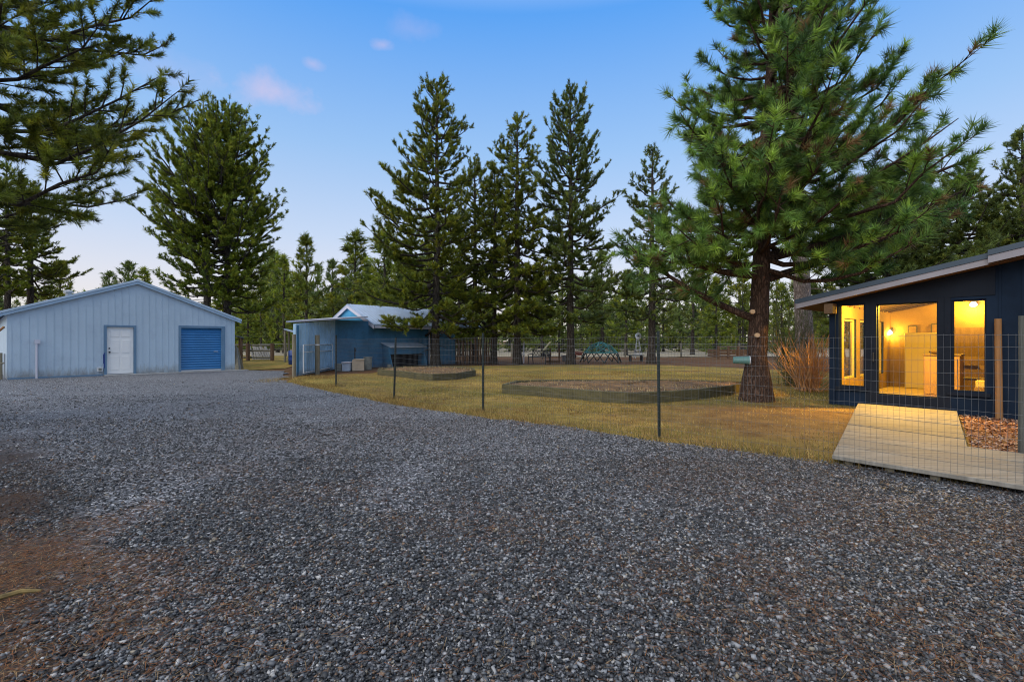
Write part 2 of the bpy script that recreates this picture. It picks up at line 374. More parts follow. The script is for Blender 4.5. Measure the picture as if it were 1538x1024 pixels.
# ------------------------------------------------------------------ the ground
def jag(pts, step=0.35, amp=0.12, seed=1, closed=False):
    r = np.random.default_rng(seed); out = []
    pts = [np.array(p[:2], float) for p in pts]
    for a, b in zip(pts[:-1], pts[1:]):
        L = np.linalg.norm(b - a); n = max(1, int(L / step)); d = (b - a) / L; nn = np.array([-d[1], d[0]])
        for i in range(n): out.append(a + (b - a) * i / n + nn * r.normal(0, amp) * (0 if i == 0 else 1))
    out.append(pts[-1]); return out
def sheet(name, pts, z, mat, kind='structure'):
    import bmesh
    bm = bmesh.new(); vs = [bm.verts.new((p[0], p[1], z)) for p in pts]
    f = bm.faces.new(vs); bmesh.ops.triangulate(bm, faces=[f]); bm.normal_update()
    for f in bm.faces:
        if f.normal.z < 0: f.normal_flip()
    me = bpy.data.meshes.new(name); bm.to_mesh(me); bm.free(); me.materials.append(mat)
    o = bpy.data.objects.new(name, me); COL.objects.link(o); o['kind'] = kind; return o
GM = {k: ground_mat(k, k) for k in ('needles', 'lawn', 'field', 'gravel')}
sheet('ground', [(-1500, -300), (1500, -300), (1500, 2500), (-1500, 2500)], -0.03, GM['needles'])
EDGE = [G(432, 573), G(470, 582), G(503, 589), G(590, 607), G(725, 626), G(860, 641), G(990, 663), G(1120, 678), G(1250, 696), G(1400, 717), G(1538, 737)]
edge2 = [EDGE[0][:2]] + [e[:2] for e in EDGE[1:]]
edge_ext = edge2 + [edge2[-1] + (edge2[-1] - edge2[-2]) * 4]
drive = jag(edge_ext, 0.3, 0.05, 3)
FARG = [G(432, 573)[:2], G(425, 563)[:2], G(428, 557)[:2], G(362, 556)[:2], np.array([-16, 27]), np.array([-30, 22]), np.array([-45, 20])]
drive = drive + [np.array([12, -6]), np.array([12, -14]), np.array([-45, -14])] + [p for p in jag(FARG, 0.6, 0.15, 4)][::-1][:-1]
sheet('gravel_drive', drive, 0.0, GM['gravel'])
LAWN_B = [G(444, 566)[:2], np.array([-7.0, 21.5]), G(560, 560)[:2], G(690, 549)[:2], G(800, 547.5)[:2], G(980, 547.5)[:2], G(1100, 552)[:2], G(1250, 558)[:2], np.array([13.5, 19])]
lawn = jag(edge_ext, 0.3, 0.05, 3) + [np.array([14, 4])] + [p for p in jag(LAWN_B, 0.5, 0.25, 6)][::-1]
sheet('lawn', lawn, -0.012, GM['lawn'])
fx = jag([(-60, 47), (-10, 46), (10, 44.5), (30, 45), (70, 47)], 1.0, 0.4, 8)
sheet('field', fx + [np.array([200, 120]), np.array([-200, 120])], -0.018, GM['field'])
fb = jag([G(361, 556)[:2], G(428, 553)[:2]], 0.4, 0.1, 9) + [np.array([-15, 36]), np.array([-20, 48]), np.array([-28, 48]), np.array([-22, 34])]
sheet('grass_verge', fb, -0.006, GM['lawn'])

def in_poly(pts, poly):
    poly = np.array([p[:2] for p in poly]); x, y = pts[:, 0], pts[:, 1]; inside = np.zeros(len(pts), bool)
    j = len(poly) - 1
    for i in range(len(poly)):
        xi, yi = poly[i]; xj, yj = poly[j]
        c = ((yi > y) != (yj > y)) & (x < (xj - xi) * (y - yi) / (yj - yi + 1e-12) + xi)
        inside ^= c; j = i
    return inside
def vnoise(p, scale, seed=0):
    """cheap smooth value noise in plan"""
    r = np.random.default_rng(seed); T = r.random((64, 64)); q = p * scale; i = np.floor(q).astype(int); f = q - i; f = f * f * (3 - 2 * f)
    a = T[i[:, 0] % 64, i[:, 1] % 64]; b = T[(i[:, 0] + 1) % 64, i[:, 1] % 64]; c = T[i[:, 0] % 64, (i[:, 1] + 1) % 64]; d = T[(i[:, 0] + 1) % 64, (i[:, 1] + 1) % 64]
    return (a * (1 - f[:, :1].ravel()) + b * f[:, 0]) * (1 - f[:, 1]) + (c * (1 - f[:, 0]) + d * f[:, 0]) * f[:, 1]
def wedge(n, y0, y1, power=1.0, margin=1.3):
    y = y0 + (y1 - y0) * RNG.random(n) ** power; x = (RNG.random(n) * 2 - 1) * (y * 1.08 + margin); return np.stack([x, y], 1)

# gravel stones: angular chips lying on the drive
def stones():
    P0 = []
    for y0, y1, dens in ((1.55, 2.6, 7000), (2.6, 4.0, 5200), (4.0, 6.0, 2600), (6.0, 9.0, 900), (9.0, 13.0, 260), (13, 18, 70)):
        area = (y1 - y0) * ((y0 + y1) / 2 * 2.16 + 2.6); P0.append(wedge(int(area * dens), y0, y1))
    p = np.concatenate(P0); p = p[in_poly(p + RNG.normal(0, 0.09, p.shape), drive)]
    left = -p[:, 0] - 1.08 * p[:, 1] + 0.75 + 1.8 * (vnoise(p, 1.6, 3) - 0.5) + 1.0 * (vnoise(p, 5.0, 13) - 0.5)
    keep = RNG.random(len(p)) > np.clip(left * 1.1 + 0.1, 0, 0.85) * (p[:, 1] < 7.0)
    keep &= RNG.random(len(p)) > np.clip((vnoise(p, 0.9, 5) - 0.62) * 3, 0, 0.75)
    p = p[keep]; n = len(p)
    s = np.clip(RNG.lognormal(math.log(0.0064), 0.36, n), 0.003, 0.0135) * (1 + 0.012 * p[:, 1])
    cube = np.array([(-1, -1, -1), (1, -1, -1), (1, 1, -1), (-1, 1, -1), (-1, -1, 1), (1, -1, 1), (1, 1, 1), (-1, 1, 1)], float) * 0.72
    tri = np.array([(0, 2, 1), (0, 3, 2), (4, 5, 6), (4, 6, 7), (0, 1, 5), (0, 5, 4), (1, 2, 6), (1, 6, 5), (2, 3, 7), (2, 7, 6), (3, 0, 4), (3, 4, 7)])
    V = cube[None] + RNG.normal(0, 0.24, (n, 8, 3)); V *= np.stack([RNG.uniform(0.8, 1.5, n), RNG.uniform(0.7, 1.1, n), RNG.uniform(0.45, 0.85, n)], 1)[:, None]
    ax = unit(RNG.normal(0, 1, (n, 3)) * np.array([1, 1, 0.4])); an = RNG.normal(0, 0.45, n)
    K = np.zeros((n, 3, 3)); K[:, 0, 1] = -ax[:, 2]; K[:, 0, 2] = ax[:, 1]; K[:, 1, 0] = ax[:, 2]; K[:, 1, 2] = -ax[:, 0]; K[:, 2, 0] = -ax[:, 1]; K[:, 2, 1] = ax[:, 0]
    Rm = np.eye(3)[None] + np.sin(an)[:, None, None] * K + (1 - np.cos(an))[:, None, None] * (K @ K)
    V = np.einsum('nij,nkj->nki', Rm, V); a = RNG.random(n) * 6.283; ca, sa = np.cos(a)[:, None], np.sin(a)[:, None]
    V = np.stack([V[..., 0] * ca - V[..., 1] * sa, V[..., 0] * sa + V[..., 1] * ca, V[..., 2]], -1) * s[:, None, None]
    lift = np.abs(RNG.normal(0, 0.006, n)) + s * 0.25
    V += np.stack([p[:, 0], p[:, 1], lift], 1)[:, None]
    T = (tri[None] + np.arange(n)[:, None, None] * 8).reshape(-1, 3)
    pal = np.array([(0.03, 0.033, 0.038), (0.06, 0.065, 0.075), (0.11, 0.12, 0.14), (0.2, 0.22, 0.25), (0.34, 0.36, 0.40), (0.5, 0.51, 0.53), (0.22, 0.14, 0.09), (0.3, 0.27, 0.22)])
    patch = vnoise(p, 0.5, 9)
    ci = RNG.choice(8, n, p=[0.28, 0.23, 0.16, 0.13, 0.10, 0.035, 0.04, 0.025]); c = pal[ci] * RNG.uniform(0.65, 1.25, (n, 1)) * ((0.62 + 0.45 * patch) * (1 + 0.025 * np.clip(p[:, 1] - 4, 0, 12)))[:, None] * np.array([0.93, 0.90, 0.85])  # stones paler with distance: grazing sky reflection put into their colour
    o = np_obj('gravel', V.reshape(-1, 3), T, 'stone', None, np.repeat(c, 8, 0)); o['kind'] = 'stuff'
    o['label'] = 'loose blue-grey gravel covering the drive'
stones()

def strands(name, p, z, length, width, col, mat, flat=True, label=''):
    n = len(p); a = RNG.random(n) * 6.283
    d = np.stack([np.cos(a), np.sin(a), RNG.normal(0, 0.10, n) if flat else np.zeros(n)], 1); L = length * RNG.uniform(0.5, 1.2, n)
    if not flat:
        el = RNG.uniform(0.5, 1.45, n); d = np.stack([np.cos(a) * np.cos(el), np.sin(a) * np.cos(el), np.sin(el)], 1)
    side = unit(np.cross(d, np.array([0, 0, 1.0]) if flat else np.stack([-np.sin(a + 1), np.cos(a + 1), np.zeros(n)], 1))) * width / 2
    b = np.concatenate([p, np.broadcast_to(z, (n,))[:, None]], 1)
    if flat:
        q = np.stack([b - d * L[:, None] / 2 - side, b - d * L[:, None] / 2 + side, b + d * L[:, None] / 2], 1)
    else:
        q = np.stack([b - side, b + side, b + d * L[:, None]], 1)
    o = np_obj(name, q.reshape(-1, 3), np.arange(n * 3).reshape(-1, 3), mat, None, np.repeat(col, 3, 0)); o['kind'] = 'stuff'
    if label: o['label'] = label
    return o
def litter():
    p = wedge(300000, 1.6, 12, 1.25); p = p[in_poly(p, drive)]
    left = -p[:, 0] - 1.08 * p[:, 1] + 0.75 + 1.8 * (vnoise(p, 1.6, 3) - 0.5) + 1.0 * (vnoise(p, 5.0, 13) - 0.5)
    pr = 0.07 + 0.40 * np.clip((vnoise(p, 1.3, 21) * (0.4 + vnoise(p, 0.33, 22)) - 0.36) * 3, 0, 1) + 0.8 * np.clip((left + 0.3) * 0.7, 0, 1) * (p[:, 1] < 7.2)
    p = p[RNG.random(len(p)) < pr]
    ex = np.stack([RNG.uniform(-5.2, -0.6, 90000), RNG.uniform(1.7, 4.6, 90000)], 1); lx = -ex[:, 0] - 1.08 * ex[:, 1] + 0.75 + 1.8 * (vnoise(ex, 1.6, 3) - 0.5) + 1.0 * (vnoise(ex, 5.0, 13) - 0.5)
    p = np.concatenate([p, ex[RNG.random(90000) < np.clip((lx - 0.05) * 0.55, 0, 0.8)]]); n = len(p)
    pal = np.array([(0.30, 0.12, 0.045), (0.22, 0.085, 0.03), (0.12, 0.06, 0.028), (0.36, 0.24, 0.12), (0.05, 0.033, 0.02)])
    c = pal[RNG.choice(5, n, p=[0.2, 0.2, 0.25, 0.15, 0.2])]
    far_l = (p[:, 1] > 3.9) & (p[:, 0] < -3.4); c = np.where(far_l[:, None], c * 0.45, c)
    strands('needle_litter', p, 0.012 + RNG.random(n) * 0.018, 0.085, 0.0024, c, 'litter', True, 'orange-brown fallen pine needles on the gravel')
litter()
def grass():
    a = np.stack([RNG.uniform(-9, 14, 420000), 3.5 + 20 * RNG.random(420000) ** 1.35], 1)
    a = a[in_poly(a, lawn)]
    a = a[RNG.random(len(a)) < 0.25 + 0.75 * vnoise(a, 1.2, 31)]
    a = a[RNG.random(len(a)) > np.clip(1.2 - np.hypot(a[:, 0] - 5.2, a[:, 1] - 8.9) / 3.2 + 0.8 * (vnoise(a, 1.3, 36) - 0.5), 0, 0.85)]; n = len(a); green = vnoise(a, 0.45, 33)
    straw = np.array([(0.54, 0.38, 0.11), (0.42, 0.27, 0.07), (0.3, 0.17, 0.05), (0.62, 0.48, 0.2)])[RNG.choice(4, n)]
    gr = np.array([(0.17, 0.19, 0.04), (0.25, 0.24, 0.055)])[RNG.choice(2, n)]
    c = np.where((RNG.random(n) < np.clip((green - 0.35) * 1.7, 0.03, 0.7))[:, None], gr, straw) * RNG.uniform(0.7, 1.2, (n, 1)) * (0.55 + 0.85 * vnoise(a, 0.8, 38) ** 1.2 + 0.012 * (a[:, 1] - 8))[:, None]; br = vnoise(a, 1.0, 39); c = np.where((RNG.random(n) < np.clip((br - 0.55) * 3, 0, 0.8))[:, None], c * np.array([0.62, 0.42, 0.4]), c)
    strands('lawn_grass', a, -0.015, 0.055, 0.008, c, 'blades', False, 'short dry yellow and green lawn grass behind the wire fence')
    # longer dry tufts along the border, at posts and the shed corner
    cs = []
    for (u, v), k in zip(zip(edge_ext[:-1], edge_ext[1:]), range(99)):
        m = int(np.linalg.norm(v - u) * 420); t = RNG.random(m)[:, None]; cs.append(u + (v - u) * t + RNG.normal(0, 0.16, (m, 2)) + np.array([0.1, 0.1]))
    for q, m, s in ((G(441, 569), 1500, 0.5), (G(478, 566), 900, 0.4), (G(420, 572), 700, 0.5), (G(503, 580), 300, 0.15), (G(591, 598), 300, 0.15), (G(725, 618), 300, 0.15), (G(990, 657), 300, 0.15), (G(1130, 600), 700, 0.5)):
        cs.append(q[:2] + RNG.normal(0, s, (m, 2)))
    b = np.concatenate(cs); b = b[RNG.random(len(b)) < 0.2 + vnoise(b, 1.7, 41)]; n = len(b)
    c = np.array([(0.55, 0.40, 0.15), (0.40, 0.26, 0.085), (0.2, 0.12, 0.045), (0.19, 0.17, 0.055)])[RNG.choice(4, n)] * RNG.uniform(0.7, 1.2, (n, 1))
    strands('border_grass', b, -0.01, 0.13, 0.007, c, 'blades', False, 'dry straw tufts along the edge of the gravel')
grass()

a, b = G(-14, 909), G(62, 893)
mb = MB(); mb.tube([a + (0, 0, 0.03), (a + b) / 2 + (0.0, 0.03, 0.035), b + (0, 0, 0.025)], [0.016, 0.014, 0.007], 7)
tag(mb.build('fallen_branch', 'branchwood'), 'pale yellow-brown fallen branch on the needles at the near left', 'branch')
# ------------------------------------------------------------------ barn
def wallframe(a, b):
    a = np.array(a[:2]); b = np.array(b[:2]); L = np.linalg.norm(b - a); f = (b - a) / L
    n = np.array([-f[1], f[0]]); return a, f, n, L      # n points left of a->b
class Wall:
    """points on a vertical wall: s along, z up, d depth to the inside"""
    def __init__(w_, a, b, inside=1): w_.a, w_.f, n, w_.L = wallframe(a, b); w_.n = n * inside
    def __call__(w_, s, z, d=0.0):
        q = w_.a + w_.f * s + w_.n * d; return np.array([q[0], q[1], z])
    def s_at(w_, px, d=0.0):
        k = (px - CX) / F; a = w_.a + w_.n * d; return (k * a[1] - a[0]) / (w_.f[0] - k * w_.f[1])
    def box(w_, mb, s0, s1, z0, z1, d0, d1):
        c = w_((s0 + s1) / 2, (z0 + z1) / 2, (d0 + d1) / 2)
        mb.box(c, (abs(s1 - s0), abs(d1 - d0), abs(z1 - z0)), (*w_.f, 0)); return mb
def ribs(w_, mb, s0, s1, z0, ztop, step, wid=0.02, proud=0.008):
    s = s0 + step / 2
    while s < s1 - wid:
        zt = ztop(s) if callable(ztop) else ztop; zb = z0(s) if callable(z0) else z0
        if zt - zb > 0.05: w_.box(mb, s - wid / 2, s + wid / 2, zb + 0.005, zt - 0.005, -proud, 0.004)
        s += step

BL, BR = G(10, 570), G(352, 556)
W = Wall(BL, BR, 1); L = W.L
barn = thing('barn', (*((BL + BR) / 2)[:2], 0), 'pale blue metal barn with low gable roof, white door and blue roll-up door', 'barn')
EZ, PZ = 2.53, 4.02; mid = L * 0.505
rz = lambda s: EZ + (PZ - EZ) * (s / mid if s < mid else (L - s) / (L - mid))
d0, d1 = W.s_at(159), W.s_at(202); r0, r1 = W.s_at(270), W.s_at(336); DT, RT = 2.07, 2.11
mb = MB(); cuts = sorted([0, d0, d1, mid, r0, r1, L])
for a, b in zip(cuts[:-1], cuts[1:]):
    zb = DT if (a >= d0 - 1e-6 and b <= d1 + 1e-6) else RT if (a >= r0 - 1e-6 and b <= r1 + 1e-6) else 0.0
    mb.slab([W(a, zb), W(b, zb), W(b, rz(b)), W(a, rz(a))], (*(W.n * 0.12), 0))
D = 12.0
for s in (0.0, L - 0.12):
    mb.slab([W(s, 0, 0.12), W(s + 0.12, 0, 0.12), W(s + 0.12, EZ - 0.05, 0.12), W(s, EZ - 0.05, 0.12)], (*(W.n * (D - 0.24)), 0))
mb.slab([W(0, 0, D - 0.12), W(L, 0, D - 0.12), W(L, EZ, D - 0.12), W(mid, PZ, D - 0.12), W(0, EZ, D - 0.12)], (*(W.n * 0.12), 0))
zbf = lambda s: DT + 0.06 if d0 - 0.06 < s < d1 + 0.06 else RT + 0.06 if r0 - 0.1 < s < r1 + 0.1 else 0.0
ribs(W, mb, 0, L, zbf, lambda s: rz(s) - 0.03, 0.235, 0.022, 0.010)
mb.build('wall', 'barn', barn)
mb = MB()      # roof: two metal slopes with overhang
for sgn in (0, 1):
    e = -0.38 if sgn == 0 else L + 0.30; ez = rz(0) - 0.38 * (PZ - EZ) / mid if sgn == 0 else rz(0) - 0.30 * (PZ - EZ) / mid
    a, b = W(e, ez + 0.02, -0.14), W(mid, PZ + 0.02, -0.14); c, d = W(mid, PZ + 0.02, D + 0.2), W(e, ez + 0.02, D + 0.2)
    mb.slab([a, b, c, d] if sgn == 0 else [b, a, d, c], (0, 0, 0.085))
    for k in range(1, 20):
        t = k / 20
    n = 46
mb.build('roof', 'barn_roof', barn)
mb = MB()      # rake trim boards under the roof edge
for sgn in (0, 1):
    e = -0.36 if sgn == 0 else L + 0.28; ez = EZ - abs(e if sgn == 0 else e - L) * (PZ - EZ) / mid
    a, b = W(e, ez, -0.12), W(mid, PZ, -0.12)
    mb.slab([a - (0, 0, 0.10), b - (0, 0, 0.10), b + (0, 0, 0.018), a + (0, 0, 0.018)], (*(W.n * 0.03), 0))
mb.build('rake_board', 'barn_rake', barn)
mb = MB(); W.box(mb, mid - 0.05, mid + 0.05, PZ + 0.09, PZ + 0.112, -0.13, D + 0.2); mb.build('ridge_cap', 'barn_roof', barn)
# white door
dr = MB(); W.box(dr, d0 + 0.03, d1 - 0.03, 0.06, DT - 0.03, 0.05, 0.09)
dw = d1 - d0 - 0.06
for i in (0, 1):
    for (z0, z1) in ((0.22, 0.82), (0.95, 1.5), (1.62, 1.88)):
        s0 = d0 + 0.03 + dw * (0.13 + 0.41 * i); W.box(dr, s0, s0 + dw * 0.33, z0, z1, 0.040, 0.05)
door = dr.build('door', 'white', barn, bevel=0.008)
mb = MB(); mb.lathe(W(d0 + 0.12, 0.98, 0.05), [(0.012, 0), (0.012, 0.03), (0.034, 0.035), (0.036, 0.06), (0.02, 0.075)], 12, (*(-W.n), 0)); mb.build('handle', 'dark', door)
mb = MB(); mb.lathe(W(d0 + 0.12, 1.14, 0.05), [(0.03, 0), (0.03, 0.02), (0.02, 0.025)], 12, (*(-W.n), 0)); mb.build('deadbolt', 'dark', door)
mb = MB()
W.box(mb, d0 - 0.07, d0 + 0.03, 0, DT + 0.05, -0.03, 0.1); W.box(mb, d1 - 0.03, d1 + 0.06, 0, DT + 0.05, -0.03, 0.1); W.box(mb, d0 + 0.03, d1 - 0.03, DT - 0.03, DT + 0.05, -0.03, 0.1)
fr = mb.build('door_frame', 'barn_trim', barn)
mb = MB(); W.box(mb, d0 + 0.03, d1 - 0.03, 0.012, 0.055, -0.04, 0.1); mb.build('threshold', 'galv', barn)
# blue paint smear beside the door
mb = MB(); W.box(mb, d0 - 0.075, d0 - 0.03, 0.32, 0.95, -0.034, -0.0302); W.box(mb, d0 - 0.09, d0 - 0.072, 0.5, 0.9, -0.016, -0.0102); mb.build('paint_smear', 'bluebarrel', barn)
# roll-up door: horizontal corrugation
ns = 120; pv = []
for i in range(ns + 1):
    z = 0.10 + (RT - 0.16) * i / ns; d = 0.075 + 0.02 * math.cos(i / ns * 2 * math.pi * 17); pv += [W(r0 + 0.05, z, d), W(r1 - 0.10, z, d)]
mb = MB(); mb.add(pv, [(2 * i, 2 * i + 1, 2 * i + 3, 2 * i + 2) for i in range(ns)])
ru = mb.build('roll_up_door', 'rollup', barn, smooth=True)
mb = MB(); W.box(mb, r1 - 0.42, r1 - 0.24, 0.93, 0.96, 0.015, 0.045); mb.build('handle', 'galvlight', ru)
mb = MB(); W.box(mb, r0 + 0.05, r1 - 0.1, 0.035, 0.10, 0.05, 0.1); mb.build('bottom_bar', 'galvlight', ru)
mb = MB()
W.box(mb, r0 - 0.05, r0 + 0.05, 0, RT + 0.05, -0.03, 0.1); W.box(mb, r1 - 0.1, r1 + 0.05, 0, RT + 0.05, -0.03, 0.1); W.box(mb, r0 + 0.05, r1 - 0.1, RT - 0.06, RT + 0.05, -0.03, 0.1)
mb.build('roll_up_frame', 'barn_trim', barn)
mb = MB(); W.box(mb, L - 0.10, L + 0.012, 0, EZ - 0.02, -0.02, 0.1); mb.build('corner_trim', 'barn', barn)
s = W.s_at(55); mb = MB(); mb.tube([W(s, 0.0, -0.05), W(s, 1.36, -0.05)], 0.035, 10); W.box(mb, s - 0.06, s + 0.1, 1.34, 1.5, -0.09, -0.02); mb.build('conduit', 'fascia', barn)
s = W.s_at(150); mb = MB(); W.box(mb, s - 0.09, s + 0.09, 0.18, 0.36, -0.07, -0.011); bx_ = mb.build('outlet_box', 'galvlight', barn, bevel=0.01)
mb = MB(); W.box(mb, s - 0.05, s + 0.05, 0.22, 0.32, -0.078, -0.0705); mb.build('outlet_cover', 'pail', bx_)
q = P(103, 447, 24); mb = MB(); mb.tube([q + (0, 0, -0.5), q + (0, 0, 0.25)], 0.12, 10); mb.lathe(q + (0, 0, 0.25), [(0.2, 0), (0.2, 0.05), (0.05, 0.14)], 12); mb.build('vent_pipe', 'galv', barn)
mb = MB(); W.box(mb, L * 0.36, L + 0.5, -0.02, 0.03, -0.45, -0.05); W.box(mb, L * 0.36, L - 0.02, -0.02, 0.025, -0.05, 0.05) ; mb.build('concrete_apron', 'conc', barn)
mb = MB(); W.box(mb, 0.02, L * 0.36 - .01, -0.02, 0.06, -0.015, 0.02); mb.build('sill_board', 'barn_trim', barn)

# porch railing just past the barn's left corner
pr = thing('porch_railing', G(2, 569), 'weathered wooden stair railing at the far left beside the barn wall', 'railing')
mb = MB(); q = G(1, 569.5); mb.tube([q, q + (0, 0, 1.0)], 0.05, 8); mb.build('post', 'oldwood', pr)
mb = MB(); mb.tube([P(6, 491, 18.0), P(-30, 520, 17.2)], 0.04, 8); mb.build('handrail', 'tanwood', pr)
mb = MB(); mb.tube([P(6, 545, 18.0), P(-30, 556, 17.3)], 0.03, 8); mb.build('rail', 'oldwood', pr)
mb = MB(); q = G(7, 567.5); mb.tube([q, q + (0, 0, 0.95)], 0.03, 8); mb.build('baluster', 'galv', pr)

# planks leaning on the barn's far corner, small roof behind
for i, (xb, yb, xt, yt) in enumerate(((356, 556, 352.5, 519), (359.5, 555, 353.5, 521), (363.5, 554, 355.5, 523))):
    a = G(xb, yb); b = P(xt, yt, a[1] + 0.25)
    mb = MB(); d = (b - a); mb.box((a + b) / 2, (np.linalg.norm(d), 0.16, 0.04), d, up=(0.3, -1, 0.2))
    tag(mb.build('plank', 'oldwood' if i != 1 else 'greylog'), ['weathered plank leaning on the barn corner, nearest the wall', 'paler grey plank leaning between two others at the barn corner', 'weathered plank leaning on the barn corner, farthest from the wall'][i], 'plank', 'planks leaning at the barn corner')
ls = thing('lean_to', P(357, 545, 27), 'dark low lean-to roof on posts behind the barn corner', 'shelter')
mb = MB(); mb.slab([P(345, 503, 28), P(366, 509, 27), P(366, 508, 30), P(345, 503, 31)], (0, 0, 0.06)); mb.build('roof', 'dark', ls)
for px, Y in ((362.5, 27.3), (360, 30)):
    mb = MB(); q = P(px, 508, Y); mb.tube([(q[0], q[1], 0), q], 0.07, 8); mb.build('post', 'brownwood', ls)
# log rail fence with a heap of grey logs behind
rf = thing('rail_fence', G(390, 541.5), 'brown post-and-rail fence between the barn and the blue shed', 'fence')
A_, B_ = G(345, 541.5), G(409, 541.5)
for px in (345, 372.4, 409):
    q = G(px, 541.5); mb = MB(); mb.tube([q, q + (0, 0, 1.28)], 0.14, 9); mb.build('post', 'brownwood', rf)
for z in (1.15, 0.75, 0.25):
    mb = MB(); mb.tube([A_ + (0, 0.1, z), B_ + (0, 0.1, z - 0.03)], 0.07, 7); mb.build('rail', 'oldwood', rf)
for i in range(9):
    px = 376 + i * 3.6; q = G(px, 540.5); b = P(px + random.uniform(-4, 4), 521 + random.uniform(-2, 4), q[1] + 0.9)
    mb = MB(); mb.tube([q + (0, 0.5, 0), b], 0.09, 7)
    tag(mb.build('log', 'greylog'), 'pale grey split log leaning behind the brown rail fence', 'log', 'grey logs behind the rail fence')
cn = thing('canopy_shelter', P(430, 541, 33), 'pale tin canopy on thin posts just left of the blue shed', 'canopy')
mb = MB(); mb.slab([P(426, 495, 33.5), P(446, 501.5, 32), P(452, 500, 36), P(430, 495, 37)], (0, 0, 0.06)); mb.build('roof', 'tin', cn)
for px, Y in ((428, 33.4), (434, 36)):
    q = P(px, 497, Y); mb = MB(); mb.tube([(q[0], q[1], 0), q], 0.08, 8); mb.build('post', 'oldwood', cn)
q = G(441, 547.5); mb = MB(); mb.lathe(q, [(0.26, 0), (0.29, 0.03), (0.29, 0.27), (0.30, 0.29), (0.29, 0.31), (0.29, 0.55), (0.30, 0.57), (0.29, 0.59), (0.29, 0.83), (0.26, 0.87)], 18)
tag(mb.build('barrel', 'bluebarrel', smooth=True), 'dark blue barrel standing behind the left end of the blue shed', 'barrel')

# ------------------------------------------------------------------ blue shed
SL, SA, SB = G(444, 565), G(503.5, 554.5), G(643.5, 547.5)
shed = thing('shed', (*SA[:2], 0), 'dark blue wooden shed with tin gable roof and flat lean-to front', 'shed')
W1 = Wall(SL, SA, 1); W2 = Wall(SA, SB, 1)
zL, zA = ZAT(486.5, SL[1]), ZAT(480.5, SA[1])
mb = MB(); mb.slab([W1(0, 0), W1(W1.L, 0), W1(W1.L, zA), W1(0, zL)], (*(W1.n * 0.1), 0))
ribs(W1, mb, 0, W1.L, 0, lambda s: zL + (zA - zL) * s / W1.L - 0.02, 0.3, 0.04, 0.02); mb.build('wall', 'shed_lit', shed, label='blue wall behind the tube gate, sky light put into its colour')
zB = ZAT(493, SB[1]); sE = W2.s_at(552)
zt2 = lambda s: zA if s < sE else zA + (zB - zA) * (s - sE) / (W2.L - sE)
mb = MB(); mb.slab([W2(0, 0), W2(W2.L, 0), W2(W2.L, zB + 0.3), W2(0, zB + 0.3)], (*(W2.n * 0.1), 0))
mb.slab([W2(0, zB + 0.3), W2(sE, zB + 0.3), W2(sE, zA), W2(0, zA)], (*(W2.n * 0.1), 0))
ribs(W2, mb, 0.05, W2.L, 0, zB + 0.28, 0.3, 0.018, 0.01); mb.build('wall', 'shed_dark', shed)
# rear extension wall running on behind the trunk
SC, SD = G(643.5, 547.8), G(684, 546.3); W3 = Wall(SC + (0.15, 0.35, 0), SD, 1)
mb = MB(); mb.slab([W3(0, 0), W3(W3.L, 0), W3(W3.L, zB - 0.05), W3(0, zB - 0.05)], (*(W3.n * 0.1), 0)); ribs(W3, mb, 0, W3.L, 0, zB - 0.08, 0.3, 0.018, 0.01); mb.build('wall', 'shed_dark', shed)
# body behind so it is closed
mb = MB(); back = [SL[:2] + np.array([0.0, 0.12]), SA[:2] + W2.n * 2.6, SB[:2] + W2.n * 4.6]
mb.slab([(*back[0], 0), (*back[1], 0), (*back[1], 2.3), (*back[0], 2.1)], (0.06, 0.02, 0)); mb.slab([(*back[1], 0), (*back[2], 0), (*back[2], 2.5), (*back[1], 2.5)], (*(-W2.n * 0.1), 0))
mb.slab([(*SB[:2], 0), (*back[2], 0), (*back[2], 2.3), (*SB[:2], 2.3)], (*(-W2.f * 0.1), 0)); mb.build('back_wall', 'shed_dark', shed)
# lean-to roof
a, b = P(429.5, 484.5, SL[1] - 0.2), P(552.5, 477, W2(sE, 0, -0.45)[1])
c = np.array([*(W2(sE, 0, 3.2)[:2]), b[2] + 0.05]); d = np.array([*(SA[:2] + W2.n * 3.2), a[2] + 0.3])
mb = MB(); mb.slab([a, b, c, d], (0, 0, 0.07)); mb.build('lean_to_roof', 'fascia', shed)
# main gable roof: ridge and two slopes
f2, n2 = W2.f, W2.n
def along(base, s): return np.array([base[0] + f2[0] * s, base[1] + f2[1] * s, base[2]])
e0 = P(556, 489, W2(W2.s_at(556, -0.4), 0, -0.4)[1]); eav = e0[2]
sR0 = 1.9; half = 2.05
rdY = (W2(sR0, 0, half)); r0p = P(521, 457.8, rdY[1]); 
# ridge start lies above the middle line of the building
ms = W2.s_at(521, half); ridge0 = W2(ms, 0, half); ridge0 = np.array([ridge0[0], ridge0[1], ZAT(457.8, ridge0[1])])
LEN = W2.L - W2.s_at(556) + 5.2
RZ = ridge0[2]
ridge1 = along(ridge0, W2.L - ms + 4.6)
eave0 = W2(ms + 0.02, 0, -0.45); eave0[2] = eav + 0.03; eave1 = W2(W2.L + 4.4, 0, -0.45); eave1[2] = eav + 0.03
bk0 = W2(ms + 0.02, 0, 2 * half + 0.45); bk0[2] = eav + 0.03; bk1 = W2(W2.L + 4.4, 0, 2 * half + 0.45); bk1[2] = eav + 0.03
mb = MB(); mb.slab([ridge0, ridge1, eave1, eave0], (0, 0, 0.05)); mb.slab([ridge0, bk0, bk1, ridge1], (0, 0, 0.05))
K = 40
for i in range(1, K):
    t = i / K; a = ridge0 + (ridge1 - ridge0) * t + (0, 0, 0.06); b = eave0 + (eave1 - eave0) * t + (0, 0, 0.06); mb.tube([a, b], 0.02, 4, False)
mb.build('roof', 'tin', shed)
